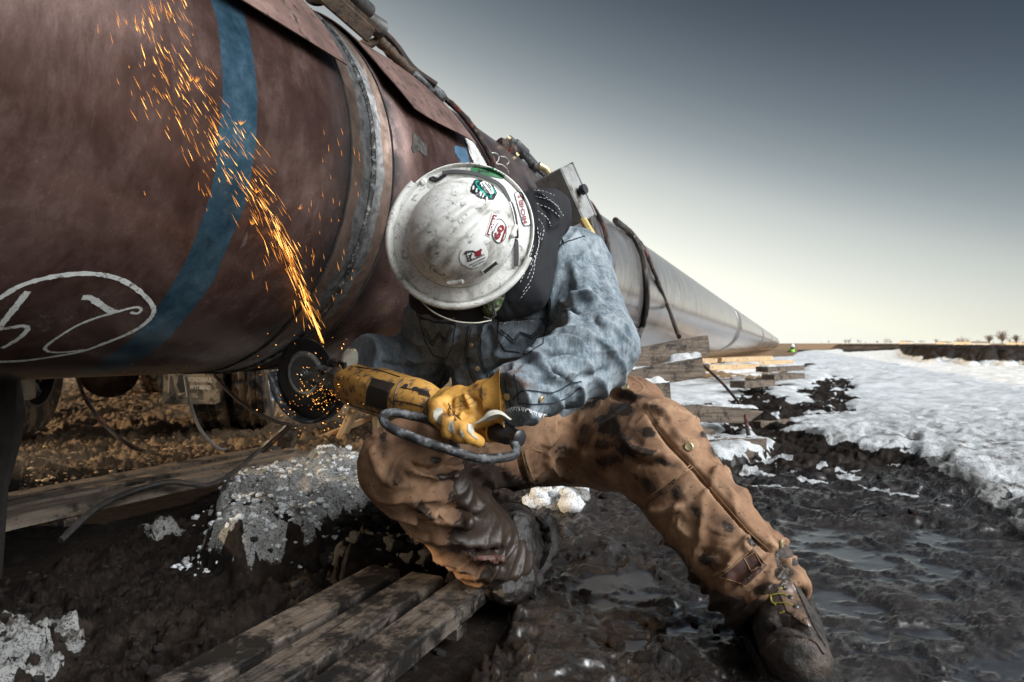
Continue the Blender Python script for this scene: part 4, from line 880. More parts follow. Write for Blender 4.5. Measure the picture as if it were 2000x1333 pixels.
for a, b, yb in ((-55, 66, 782), (318, 428, 790)):
    p0, p1 = P(a, 640, 3.66), P(b, 640, 3.66); z0 = H-3.66*(yb-HY)/F; z1 = .72; mb = MB(); V_, F_ = [], []; n1, n2 = 12, 10
    for i in range(n1+1):
        for j in range(n2+1):
            x = i/n1; z = j/n2; c_ = p0.lerp(p1, x); cut = .012 if (j == 0 and i in (0, n1)) else 0
            for s_ in (-.006, .006): V_.append(Vector((c_.x, c_.y+s_+.015*math.sin(z*3+x*2), z0+(z1-z0)*z+cut)))
    id_ = lambda i, j, s_: (i*(n2+1)+j)*2+s_
    for i in range(n1):
        for j in range(n2): F_.append((id_(i,j,0), id_(i+1,j,0), id_(i+1,j+1,0), id_(i,j+1,0))); F_.append((id_(i,j,1), id_(i,j+1,1), id_(i+1,j+1,1), id_(i+1,j,1)))
    for i in range(n1): F_.append((id_(i,0,0), id_(i,0,1), id_(i+1,0,1), id_(i+1,0,0)))
    mb.add(V_, F_); fl.append(mb.build('mud_flap', 'mud flap rubber', tr, smooth=False, label='mud flap reading WONDERFUL WYOMING' if a > 0 else None)); fl[-1]['q'] = 0
skf = Skin([list(v.co+ORG[fl[1]]) for v in fl[1].data.vertices], [list(p.vertices) for p in fl[1].data.polygons])
mb = MB(); text_on(mb, skf, 'WONDERFUL', 389, 742, 9.5, 52, 2, .003); text_on(mb, skf, 'WYOMING', 391, 757, 9.5, 40, 2, .003)
mb.build('lettering', 'flap lettering', fl[1])
mb = MB()
for q in ([(332,735),(329,774),(386,778),(387,760)], [(346,775),(360,768),(375,777)]): seam(mb, skf, q, .004, .002, curve=False)
patch(mb, skf, [(336,728),(346,730),(358,740),(364,752),(362,770),(356,764),(350,768),(342,756),(338,744)], .003); mb.build('emblem', 'mud flap rubber', fl[1])
mb = MB(); patch(mb, skf, [(352,732),(362,734),(361,746),(366,758),(358,772),(350,764),(345,752)], .0045); mb.build('emblem', 'black plastic', fl[1])

# ---------------------------------------------------------------- far distance
def worker(x, d):
    b_ = Vector(((x-1000)/F*d, d, -1.02)); wk = None
    def f(p):
        s_ = lambda a, b, r0, r1: cap(p, a, b, r0, r1)
        r_ = s_((0,.0,.75), (0,-.12,1.15), .17, .17)
        for sg in (-1, 1):
            r_ = smin(r_, s_((sg*.1,0,.75), (sg*.16,-.2,.42), .10, .075), .05); r_ = smin(r_, s_((sg*.16,-.2,.42), (sg*.16,.0,.06), .075, .055), .03); r_ = smin(r_, s_((sg*.16,.0,.04), (sg*.16,-.18,.03), .05, .04), .03)
            r_ = smin(r_, s_((sg*.2,-.12,1.15), (sg*.27,-.2,.88), .065, .05), .04); r_ = smin(r_, s_((sg*.27,-.2,.88), (sg*.15,-.42,.82), .05, .035), .03)
        return smin(r_, s_((0,-.18,1.3), (0,-.22,1.42), .09, .10), .03)
    V_, Q_ = snet(f, (-.5,-.6,-.05), (.5,.3,1.62), .03); V_ = V_*.95+np.array(b_)
    me = npmesh('person', V_, Q_, ['jeans'], loc=tuple(b_), label='distant worker in a bright green safety vest beside the far end of the pipe', cat='person')
    def f2(p): return np.minimum(cap(p, (0,.0,.80), (0,-.12,1.15), .19, .19), 9)
    V_, Q_ = snet(f2, (-.3,-.4,.5), (.3,.3,1.45), .03); npmesh('vest', V_*.95+np.array(b_), Q_, ['green vest'], me)
    mb = MB(); mb.lathe(b_+Vector((0,-.21,1.38)), b_+Vector((0,-.21,1.56)), [(0,.14),(.02,.17),(.08,.13),(.6,.11),(1,.03)], 16); mb.build('hard_hat', 'sticker white', me, smooth=True)
worker(1545, 40)
rr = random.Random(3)
for i in range(70):
    px = rr.uniform(1600, 2300); d = rr.uniform(500, 1200)
    if i < 4: px, d = [1958, 1985, 1932, 2040][i], 230
    hh = (5.0 if i == 0 else 3.8) if i < 4 else rr.uniform(3, 8); b_ = Vector(((px-1000)/F*d, d, 0)); tro = root('bare_tree', ['bushy bare tree on the horizon, tallest of those at the right edge', 'bare tree at the right edge beside the tallest horizon tree', 'low bare tree just left of the tallest horizon tree', 'bare tree on the horizon outside the right edge'][i] if i < 4 else 'tiny bare tree in the hazy line along the horizon', 'tree', tuple(b_), group='bare trees on the horizon')
    mb = MB(); mb.tube([b_, b_+Vector((0,0,hh*.4))], [hh*.03, hh*.02], 5); mb.build('trunk', 'bark', tro)
    mb = MB()
    for k in range(60 if i < 4 else 14):
        a = b_+Vector((0,0,hh*rr.uniform(.2,.4))); w_ = hh*(.6 if i < 4 else 1.0); e_ = b_+Vector((rr.gauss(0,.33)*w_, rr.gauss(0,.3)*w_, hh*rr.uniform(.45,1))); m_ = a.lerp(e_, .5)+Vector((rr.gauss(0,.05),0,.05))*hh
        mb.tube([a, m_, e_], [hh*.014, hh*.010, hh*.007], 3)
        for q in range(3): s_ = m_.lerp(e_, rr.random()); mb.tube([s_, s_+Vector((rr.gauss(0,.13),rr.gauss(0,.1),rr.uniform(0,.14)))*hh], [hh*.008, hh*.005], 3)
    mb.build('crown', 'bark', tro)
for k, (px, w_, h_, d) in enumerate([(1898,8,1.1,260), (1990,5,1.0,300), (1845,6,1.6,500), (1770,9,2.6,700)]):
    c_ = Vector(((px-1000)/F*d, d, 0)); fb = root('farm_building', ['long pale farm shed on the horizon at the right', 'small pale shed at the right edge of the horizon', 'small farm shed left of the long pale shed', 'faint distant farm building on the horizon'][k], 'shed', tuple(c_), group='farm buildings on the horizon')
    mb = MB(); mb.box(c_+Vector((0,0,h_/2)), (w_/2,0,0), (0,5,0), (0,0,h_/2)); mb.build('wall', 'farm wall', fb)
    mb = MB(); mb.add([c_+Vector(v_) for v_ in ((-w_/2,-5.3,h_),(w_/2,-5.3,h_),(w_/2,5.3,h_),(-w_/2,5.3,h_),(-w_/2,0,h_*1.3),(w_/2,0,h_*1.3))], [(0,1,5,4),(3,4,5,2),(0,4,3),(1,2,5)]); mb.build('roof', 'farm roof', fb)
# ---------------------------------------------------------------- the worker
A = lambda v: np.array(list(v))
HC = P(906, 462, 1.385)                                   # head centre
hipR, hipL = P(1125, 850, 1.76), P(1015, 850, 1.66)
kneR, kneL = P(1280, 882, 1.48), P(788, 908, 1.27)
ankR, ankL = P(1487, 1160, 1.22), P(972, 1100, 1.44)
shR, shL = Vector((.146, 1.52, .752)), Vector((-.13, 1.43, .672))
elR, elL = P(1172, 676, 1.33), P(828, 712, 1.60)
wrR, wrL = P(1012, 772, 1.15), P(716, 700, 1.47)
PEL = (hipR+hipL)/2+Vector((0, .03, .03)); SHC = (shR+shL)/2; SDr = (shR-shL).normalized(); NECK = SHC+Vector((-.02, -.02, .05))
BO = (PEL.x, PEL.y, 0)
HU = Vector((.02, -1, .0)).normalized(); HF = Vector((-.75, 0, -.66)); HF = (HF-HU*HF.dot(HU)).normalized(); HR = HF.cross(HU)
def sd_body(p):
    r = ell(p, HC, [list(HF), list(HR), list(HU)], np.array([.098, .078, .115]))
    r = smin(r, ell(p, HC+HF*.085-HU*.02, [list(HF), list(HR), list(HU)], np.array([.018, .014, .022])), .012)
    r = smin(r, ell(p, HC+HF*.05-HU*.10, [list(HF), list(HR), list(HU)], np.array([.05, .045, .035])), .03)
    for s_ in (-1, 1): r = smin(r, ell(p, HC+HR*.08*s_-HF*.005-HU*.01, [list(HF), list(HR), list(HU)], np.array([.016, .008, .026])), .006)
    r = smin(r, cap(p, HC-HU*.06-HF*.03, NECK, .058, .065), .04)
    for s_ in (-1, 1): r = smin(r, cap(p, SHC+SDr*.07*s_, PEL+SDr*.06*s_, .09, .10), .06)
    r = smin(r, cap(p, shL, shR, .06, .06), .05)
    for a, b, c, ra, rb, rc in ((shR, elR, wrR, .052, .042, .030), (shL, elL, elL.lerp(wrL, .72), .052, .042, .030), (hipR, kneR, ankR, .085, .055, .035), (hipL, kneL, ankL, .085, .055, .035)):
        r = smin(r, cap(p, a, b, ra, rb), .04); r = smin(r, cap(p, b, c, rb, rc), .02)
    return r
Vb, Qb = snet(sd_body, (-.42, .95, 0), (.62, 1.95, 1.02), .009)
man = npmesh('person', Vb, Qb, ['skin'], loc=BO, label='crouching worker in denim shirt and muddy brown trousers grinding the pipe weld, head bowed', cat='person')

def drape(V, N, segs):                       # sharp running folds across or along a limb
    D = np.zeros(len(V)); wq = fbm(V*7, 3, 81)-.5; wq2 = fbm(V*7+31, 3, 82)-.5; gate = vnoise(V*9+7, 83)
    for a, b, rad_, f, skew, amp, e in segs:
        a, b, e = A(a), A(b), np.array(e, float); d = b-a; L = np.linalg.norm(d); d /= L; t = (V-a)@d; s_ = (V-a)@e; dist = np.linalg.norm(V-a-np.clip(t, 0, L)[:, None]*d, axis=1)
        w = sstep(rad_*1.5, rad_*1.05, dist)*sstep(-.06, .03, t)*sstep(L+.06, L-.02, t); ph = 2*np.pi*f*(t+skew*s_)+9*wq+4*wq2
        r = (1-np.abs(np.sin(ph/2)))**1.6; D += amp*w*(r-.3)*sstep(.30, .75, gate)*1.15
    return V+N*D[:, None]
# shirt
def sd_shirt(p):
    r = None
    for s_, ra, rb in ((-1, .112, .118), (1, .118, .128)):
        q = cap(p, SHC+SDr*.085*s_+Vector((0, 0, -.03)), PEL+SDr*.060*s_+Vector((-.01, -.01, .045)), ra, rb); r = q if r is None else smin(r, q, .06)
    r = smin(r, cap(p, shL, shR, .080, .082), .05)
    r = smin(r, cap(p, SHC+Vector((0, -.01, .05)), NECK, .085, .075), .04)
    r = smin(r, cap(p, P(985, 640, 1.50), P(960, 745, 1.52), .10, .085), .05)
    a = smin(cap(p, shR, elR, .086, .074), cap(p, elR, wrR, .074, .052), .025); a = smin(a, cap(p, P(1160, 725, 1.30), P(1090, 742, 1.22), .052, .045), .03)
    cf = cap(p, P(1050, 765, 1.185), P(1008, 770, 1.135), .050, .056); a = smin(a, cf, .006); r = smin(r, a, .022)
    a = smin(cap(p, shL, elL, .084, .068), cap(p, elL, wrL, .066, .050), .03); cf = cap(p, P(742, 700, 1.49), P(718, 698, 1.455), .050, .053); r = smin(r, smin(a, cf, .006), .022)
    # open ends of the sleeves, hem and neck
    dR = A((wrR-elR).normalized()); r = np.maximum(r, ((p-A(wrR))@dR-.034)*np.where(np.linalg.norm(p-A(wrR), axis=1) < .12, 1, 0)-np.where(np.linalg.norm(p-A(wrR), axis=1) < .12, 0, 9))
    dL = A((wrL-elL).normalized()); r = np.maximum(r, ((p-A(wrL))@dL-.020)*np.where(np.linalg.norm(p-A(wrL), axis=1) < .12, 1, 0)-np.where(np.linalg.norm(p-A(wrL), axis=1) < .12, 0, 9))
    q = p*np.array([9, 9, 9]); w = ridged(q+2.5*(vnoise(q*.5, 3)-.5)[:, None], 2, 21)-.5
    return r-.006*w*(np.abs(r) < .03)
Vs, Qs = snet(sd_shirt, (-.42, 1.0, .36), (.36, 1.90, .92), .0042)
Ns = vnorm(Vs, Qs)
fz = lambda l: [(760+x/4.1667, 540+y/4.1667) for x, y in l]
SF = [(fz([(1430,240),(1380,320),(1310,420)]), 5, -.010), (fz([(1720,190),(1560,175),(1440,230),(1390,180)]), 6, .010), (fz([(1500,270),(1380,330),(1320,440)]), 7, .010), (fz([(1560,310),(1430,320),(1350,400)]), 5, -.007),
      (fz([(1560,350),(1420,380),(1340,450),(1250,520)]), 7, .010), (fz([(1640,540),(1480,470),(1340,480),(1240,560)]), 6, -.008), (fz([(1600,600),(1460,530),(1300,560),(1160,620)]), 8, .012), (fz([(1560,650),(1400,610),(1250,640)]), 5, -.009),
      (fz([(1180,620),(1260,720),(1400,780),(1560,800)]), 7, .010), (fz([(1060,700),(1150,650),(1230,740),(1300,820),(1420,850)]), 6, .008), (fz([(1020,760),(1100,680),(1160,700)]), 5, -.008), (fz([(1130,780),(1200,830),(1330,880)]), 6, -.006), (fz([(1700,420),(1780,560),(1800,680)]), 10, .006),
      (fz([(1640,300),(1720,420),(1760,540)]), 9, -.006), (fz([(1480,60),(1440,150),(1420,220)]), 8, -.005), (fz([(1620,0),(1600,100),(1640,200)]), 12, .005), (fz([(1300,80),(1330,200),(1300,350)]), 8, .006), (fz([(1270,40),(1285,250),(1290,420)]), 5, -.014),
      (fz([(800,400),(850,560),(830,700)]), 8, -.005), (fz([(560,420),(500,520),(480,640),(520,760)]), 9, .008), (fz([(520,730),(620,700),(700,690)]), 8, -.007), (fz([(740,820),(880,760),(1010,700)]), 9, -.009), (fz([(600,640),(560,760),(600,900)]), 9, .006), (fz([(420,680),(470,800),(430,950)]), 9, -.006),
      (fz([(100,200),(180,330),(150,470),(260,560)]), 10, .007), (fz([(60,420),(140,500),(240,640)]), 8, -.008), (fz([(20,520),(120,640),(260,700)]), 9, .007), (fz([(-80,700),(40,730),(200,760)]), 8, -.006), (fz([(820,640),(980,650),(1120,620)]), 10, .006), (fz([(1480,860),(1640,800),(1800,760)]), 9, -.006),
      ([(1095,470),(1080,520),(1068,560)], 6, -.006), ([(1110,500),(1130,560),(1125,620)], 10, .006), ([(1150,480),(1170,540),(1185,600)], 10, -.004)]
Vs = folds(Vs, Ns, [(a, w*.85, m*1.7) for a, w, m in SF]); Ns = vnorm(Vs, Qs)
# finer crumples
_ = 0
ww = ridged(Vs*np.array([34, 34, 24]), 3, 33)-.5; el_ = np.exp(-(np.linalg.norm(Vs-A(elR), axis=1)/.13)**2)+.5*np.exp(-(np.linalg.norm(Vs-A(elL), axis=1)/.12)**2)+.25
wp_ = 1.6*np.stack([fbm(Vs*6+k*9, 2, 70+k)-.5 for k in range(3)], 1)
Vs = Vs+Ns*(ww*.0075*el_*.5+(ridged(Vs*40+wp_*3, 2, 78)-.5)*.0022)[:, None]
Vs = drape(Vs, Ns, [(shR, elR, .10, 7, 2.2, .009, (1,0,.3)), (P(1190,620,1.38), elR, .10, 15, 1.2, .007, (1,0,.3)), (elR, wrR, .085, 11, -1.1, .010, (0,0,1)), (shL, elL, .10, 10, .8, .011, (1,0,0)), (elL, wrL, .08, 22, .4, .010, (0,0,1)), (SHC, PEL, .18, 5, 2.4, .010, (1,0,0))])
xs_, ys_ = px_of(Vs)
def blobs(x, y, L):
    r = np.zeros(len(x))
    for cx, cy, rx, ry, a, *an in L:
        t = rad(an[0]) if an else 0; u = (x-cx)*math.cos(t)+(y-cy)*math.sin(t); w = -(x-cx)*math.sin(t)+(y-cy)*math.cos(t); r = np.maximum(r, a*np.exp(-((u/rx)**2+(w/ry)**2)))
    return r
darkA = np.clip(sstep(1085, 1040, xs_)*.75*sstep(800, 640, ys_)+blobs(xs_, ys_, [(1010,665,48,45,.8),(850,650,60,60,.9),(760,680,80,60,.9)]), 0, .92)  # chest and far sleeve: shade painted in, together with less faded denim
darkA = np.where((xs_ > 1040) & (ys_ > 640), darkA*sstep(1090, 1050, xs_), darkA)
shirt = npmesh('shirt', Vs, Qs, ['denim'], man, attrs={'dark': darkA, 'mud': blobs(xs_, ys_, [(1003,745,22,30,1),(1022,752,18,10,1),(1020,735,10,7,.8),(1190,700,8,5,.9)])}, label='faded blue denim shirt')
sk = Skin(Vs, Qs)
def dk(o, v=.85):                            # same painted shade and less faded cloth as the shirt front
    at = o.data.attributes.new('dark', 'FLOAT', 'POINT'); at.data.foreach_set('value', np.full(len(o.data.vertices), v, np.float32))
def seams(s_, parent, mat, nm, L, w, off, curve=True):    # every sewn line is a part of its own
    for l in L:
        mb = MB(); seam(mb, s_, l, w, off, curve=curve)
        if mb.v: mb.build(nm, mat, parent)
def pocket(flap, body, ws, snap):
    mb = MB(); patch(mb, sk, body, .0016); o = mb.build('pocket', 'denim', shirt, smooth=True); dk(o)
    seams(sk, shirt, 'dark thread', 'pocket_seam', [[body[i], body[(i+1) % len(body)]] for i in range(len(body))], .0012, .0018, False); seams(sk, shirt, 'dark thread', 'zigzag_stitching', ws, .0011, .0028, False)
    mb = MB(); patch(mb, sk, flap, .0042)
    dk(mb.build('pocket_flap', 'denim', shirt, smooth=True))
    mb = MB()
    for i in range(len(flap)): seam(mb, sk, [flap[i], flap[(i+1) % len(flap)]], .0011, .0044)
    for i in range(1, len(flap)): a, b = flap[i-1], flap[i]; cx, cy = sum(p[0] for p in flap)/len(flap), sum(p[1] for p in flap)/len(flap); f = lambda p: (p[0]+(cx-p[0])*.14, p[1]+(cy-p[1])*.14); seam(mb, sk, [f(a), f(b)], .0007, .0046)
    mb.build('flap_stitching', 'dark thread', shirt)
def snap(px, py, s_, r_, mat='brass', par=None, off=.002, nm='snap_button'):
    h = s_.hit(px, py, off)
    if not h: return
    c, n = h; mb = MB(); mb.lathe(c-n*.003, c+n*.003, [(0,r_*.7),(.5,r_),(.85,r_*.95),(1,r_*.75),(.9,r_*.6),(.95,r_*.2)], 20); mb.build(nm, mat, par or shirt, smooth=True)
pocket([(998,578),(1054,575),(1050,602),(1030,612),(1018,622),(978,610),(990,598)], [(973,628),(1058,622),(1065,640),(1060,672),(1030,692),(985,684),(972,660)], [fz([(885,440),(1010,540),(1065,465),(1160,500),(1240,420)]), fz([(905,425),(1010,515),(1060,450),(1155,482),(1225,405)])], 0)
snap(1016, 609, sk, .0062, off=.006)
pocket([(815,595),(892,612),(890,630),(850,628),(818,616)], [(820,622),(890,634),(884,668),(872,700),(846,694),(832,668)], [fz([(270,430),(355,560),(415,470),(470,540),(520,420)]), fz([(290,420),(355,530),(412,448),(465,512),(505,410)])], 0)
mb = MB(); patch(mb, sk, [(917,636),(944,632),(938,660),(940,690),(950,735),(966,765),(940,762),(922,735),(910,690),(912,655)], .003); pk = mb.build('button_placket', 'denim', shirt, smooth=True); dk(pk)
mb = MB()
for l in ([(917,636),(912,660),(910,690),(920,730),(936,762)], [(944,632),(938,660),(940,690),(950,732),(964,764)]): seam(mb, sk, l, .0015, .0034)
for l in ([(921,640),(916,662),(914,690),(924,728),(940,760)], [(940,634),(934,660),(936,690),(946,732),(960,764)]): seam(mb, sk, l, .0007, .0036)
mb.build('placket_stitching', 'dark thread', shirt)
snap(924, 672, sk, .0055, off=.005); snap(934, 718, sk, .0055, off=.005)
seams(sk, shirt, 'dark thread', 'seam', [[(1076,446),(1088,470),(1094,482)], [(1084,440),(1096,464),(1102,476)], [(1094,480),(1115,470),(1142,462)], [(1092,486),(1068,520),(1060,560),(1058,600)], [(1086,488),(1064,520),(1056,560)], [(1062,505),(1040,514),(1010,522)], [(1065,560),(1075,590),(1068,640)]], .0013, .0012)
seams(sk, shirt, 'dark thread', 'seam', [fz([(1010,1000),(1100,930),(1330,945),(1480,870),(1560,862)]), fz([(1050,1030),(1180,1040),(1400,1010),(1560,900)]), fz([(940,850),(960,960),(990,1060)]), fz([(1020,800),(1040,900),(1055,1010)])], .0013, .0012)

snap(992, 774, sk, .007); snap(1055, 779, sk, .0065)
rg = random.Random(2); mb = MB()
for k in range(60):                          # frayed hem threads
    t = k/60; x_, y_ = fz([(950+330*t, 1100-30*math.sin(t*5))])[0]; h = sk.hit(x_, y_-3, .001)
    if h: mb.tube([h[0], h[0]+Vector((rg.uniform(-.003,.003), -.002, -rg.uniform(.002,.008)))], .0005, 3)
for k in range(26):
    h = sk.hit(975+k*3, 629-k*.25+rg.uniform(-1, 1), .0018)
    if h: mb.tube([h[0], h[0]+Vector((rg.uniform(-.002,.002), -.001, -rg.uniform(.001,.006)))], .0004, 3)
mb.build('frayed_threads', 'white thread', shirt)

# trousers
def sd_tr(p):
    r = cap(p, hipL+Vector((.01,0,0)), hipR, .125, .135); r = smin(r, cap(p, PEL+SDr*-.05+Vector((0,0,.05)), PEL+SDr*.07+Vector((0,0,.05)), .125, .135), .05)
    a = smin(cap(p, hipR, kneR, .128, .104), cap(p, kneR, ankR, .104, .088), .05); a = smin(a, cap(p, P(1225, 800, 1.62), P(1275, 850, 1.50), .085, .08), .04)
    b = smin(cap(p, hipL, kneL, .118, .080), cap(p, kneL, ankL, .082, .080), .035); b = smin(b, cap(p, P(850, 960, 1.38), P(950, 1050, 1.48), .07, .07), .03)
    r = smin(smin(r, a, .04), b, .04)
    # outer zip flap running down the leg
    L = None
    for (x0, y0, d0), (x1, y1, d1) in zip([(1250,780,1.60),(1330,850,1.48),(1420,975,1.37),(1520,1075,1.26),(1548,1118,1.225)][:-1], [(1250,780,1.60),(1330,850,1.48),(1420,975,1.37),(1520,1075,1.26),(1548,1118,1.225)][1:]):
        q = cap(p, P(x0-14, y0+8, d0+.01), P(x1-14, y1+8, d1+.01), .026, .026); L = q if L is None else np.minimum(L, q)
    r = smin(r, L, .010)
    for an, kn, cut in ((ankR, kneR, .035), (ankL, kneL, .02)):
        d_ = A((an-kn).normalized()); nr_ = np.linalg.norm(p-A(an), axis=1) < .16; tt = (p-A(an))@d_-cut+.012*(vnoise(p*22, 4)-.5); r = np.where(nr_, np.maximum(r, tt), r)
        r = np.maximum(r, -cap(p, an+Vector(d_)*.02, an+Vector(d_)*.12, .070, .080))
    q = p*8; w = ridged(q+3*(vnoise(q*.5, 5)-.5)[:, None], 2, 23)-.5
    return r-.008*w*(np.abs(r) < .03)
Vt, Qt = snet(sd_tr, (-.42, 1.02, -.02), (.66, 2.0, .55), .0048)
Nt = vnorm(Vt, Qt)
f1 = lambda l: [(1000+x/2.836, 700+y/2.836) for x, y in l]; f2 = lambda l: [(680+x/3.508, 800+y/3.508) for x, y in l]; f3 = lambda l: [(1250+x/3.48, 950+y/3.48) for x, y in l]
TF = [(f1([(740,280),(800,380),(880,480),(1000,600),(1120,740),(1240,880),(1330,980),(1440,1080),(1530,1190)]), 5, -.014), (f1([(620,450),(700,520),(800,545),(900,540)]), 8, .010), (f1([(600,470),(680,560),(780,590)]), 7, -.008),
      (f1([(720,270),(820,290),(900,370)]), 8, .008), (f1([(500,130),(560,200),(720,220)]), 7, -.010), (f1([(560,180),(650,190),(730,250)]), 8, .010), (f1([(200,560),(300,620),(400,660)]), 8, -.009), (f1([(170,500),(240,600),(330,660)]), 8, .008), (f1([(180,430),(280,380),(350,310)]), 8, -.006),
      (f1([(730,820),(860,700),(1000,600)]), 4, -.006), (f1([(740,840),(850,850),(960,820)]), 8, .008), (f1([(850,800),(1000,760),(1080,700)]), 9, -.005), (f1([(900,900),(1000,1000),(1100,960),(1200,940)]), 10, .006), (f1([(1020,1060),(1150,1080),(1260,1010)]), 9, -.005),
      (f1([(1320,960),(1290,1040),(1340,1080)]), 6, .006), (f1([(1400,960),(1460,1100),(1560,1140)]), 7, .006), (f1([(1100,600),(1180,700),(1240,800)]), 8, .006), (f1([(880,380),(930,440),(1020,500)]), 8, .006), (f1([(330,700),(360,600),(420,500)]), 12, .006),
      (f2([(380,390),(500,440),(620,460),(760,440)]), 7, .013), (f2([(420,360),(520,400),(650,400),(800,380)]), 7, -.016), (f2([(600,320),(700,330),(820,400)]), 6, .008), (f2([(820,440),(900,480),(980,560)]), 8, -.010), (f2([(840,330),(880,400),(920,440)]), 8, .008),
      (f2([(250,130),(420,120),(600,180),(740,240)]), 12, .006), (f2([(160,260),(220,420),(320,520)]), 10, .006), (f2([(420,620),(540,700),(620,740)]), 8, .010), (f2([(640,700),(760,690),(900,740)]), 7, -.012), (f2([(620,740),(740,760),(860,800)]), 7, .010), (f2([(440,760),(560,780),(650,720)]), 8, -.008),
      (f2([(820,980),(960,970),(1080,960)]), 6, -.010), (f2([(820,1000),(940,1010),(1060,1030)]), 7, .010), (f2([(830,1080),(960,1060),(1080,1080)]), 6, -.008), (f2([(1180,250),(1220,400),(1260,520)]), 6, .006), (f2([(1160,240),(1190,400),(1230,520)]), 5, -.009), (f2([(1000,300),(960,420),(1000,560)]), 9, .006), (f2([(1080,280),(1060,400),(1090,540)]), 9, -.006),
      (f2([(1330,260),(1380,180),(1450,120)]), 9, .010), (f2([(1300,560),(1400,480),(1500,440)]), 9, -.007), (f2([(1340,340),(1420,420),(1500,450)]), 7, .008)]
Vt = folds(Vt, Nt, [(a, w*.9, m*1.5) for a, w, m in TF]); Nt = vnorm(Vt, Qt)
jr = np.exp(-(np.linalg.norm(Vt-A(kneL), axis=1)/.16)**2)+np.exp(-(np.linalg.norm(Vt-A(ankL), axis=1)/.12)**2)+.6*np.exp(-(np.linalg.norm(Vt-A(ankR), axis=1)/.14)**2)+.35
wp_ = 1.6*np.stack([fbm(Vt*6+k*9, 2, 70+k)-.5 for k in range(3)], 1)
Vt = Vt+Nt*((ridged(Vt*np.array([20, 20, 28]), 3, 35)-.5)*.004*jr+(ridged(Vt*36+wp_*3, 2, 76)-.5)*.0022)[:, None]
Vt = drape(Vt, Nt, [(kneR, ankR, .11, 11, .9, .011, (1,0,.2)), (P(1440,1090,1.26), ankR, .11, 26, .3, .012, (1,0,0)), (hipR, kneR, .14, 9, -.8, .012, (1,0,0)), (kneL, ankL, .10, 16, -.7, .013, (1,0,0)), (hipL, kneL, .13, 13, .8, .012, (0,0,1)), (P(905,1060,1.38), ankL, .10, 30, .2, .012, (1,0,0))])
xt, yt = px_of(Vt)
mudA = blobs(xt, yt, [(1190,830,34,22,.62,20),(1215,800,30,16,.55),(1180,870,30,14,.5),(1245,880,45,12,.5,10),(1265,845,18,12,.6),(1300,905,34,8,.45,15),(1190,900,30,20,.45),(1230,1010,60,22,.5,45),(1300,1080,70,20,.6,40),(1350,1150,40,26,.9,40),(1420,1200,80,32,1.1,20),(1480,1195,50,22,.8,-10),(1535,1120,22,18,.6),
      (945,960,60,48,1.0),(960,1030,75,60,.95),(1010,1060,50,70,1.1),(905,930,50,12,.75),(930,900,40,14,.6),(905,1040,22,16,.6),(750,860,14,34,.35),(1000,965,90,26,.9),(1150,1000,90,30,.9),(975,1130,40,22,.7),(1375,850,12,8,.5),(1395,880,10,14,.5),(1150,790,30,14,.42,-20),(1235,775,30,10,.45,10),(1285,800,24,10,.4,30),(1140,850,16,30,.4,20),(1215,860,60,50,.34,30),(1320,960,14,26,.42,-30),(1360,1000,10,22,.42,-40),(1270,950,40,14,.42,40),(1420,1030,14,24,.42,-40),(1470,1060,12,20,.45,-40),(1380,1090,40,24,.32,40),(1100,880,30,20,.32),(800,860,26,10,.36),(850,900,20,10,.4),(770,930,20,30,.34),(830,1000,40,20,.36,40),(890,1070,26,16,.42,40),(1520,1085,10,16,.5),(1500,1150,30,14,.62)])
trs = npmesh('trousers', Vt, Qt, ['duck canvas'], man, attrs={'mud': mudA}, label='brown canvas work trousers splashed with mud')
skt = Skin(Vt, Qt); seams(skt, trs, 'tan thread', 'seam', [f1([(715,825),(860,710),(1005,600)]), f1([(705,810),(850,698),(990,590)]), f1([(740,290),(800,380),(880,480),(1000,600),(1120,740),(1240,880),(1330,980),(1440,1080),(1530,1200)]), f1([(60,490),(90,600),(130,700),(200,740)]), f1([(45,490),(75,600),(115,705)]), f1([(-120,410),(0,480),(60,490),(170,520)]), f2([(1180,250),(1215,390),(1250,520),(1300,560)]), f2([(880,270),(1000,260),(1180,240),(1330,290)]), f3([(495,610),(620,540),(790,410)])], .0011, .0006)
mb = MB(); patch(mb, skt, f3([(540,612),(765,428),(858,538),(712,678)]), .0022); pt_ = mb.build('leather_patch', 'patch leather', trs, smooth=True)
mb = MB(); patch(mb, skt, f2([(850,1010),(1060,1000),(1090,1040),(900,1075)]), .0022); mb.build('leather_patch', 'patch leather', trs, smooth=True)
mb = MB(); sq = f3([(706,495),(772,445),(832,540),(762,588)])
for i in range(4): seam(mb, skt, [sq[i], sq[(i+1) % 4]], .0009, .003)
sq = f3([(540,612),(765,428),(858,538),(712,678)])
for i in range(4): seam(mb, skt, [sq[i], sq[(i+1) % 4]], .0009, .003)
mb.build('patch_stitching', 'tan thread', trs)
for a, b in ((1346,873), (1525,1062), (1222,757)): snap(a, b, skt, .0098, par=trs, nm='brass_button')

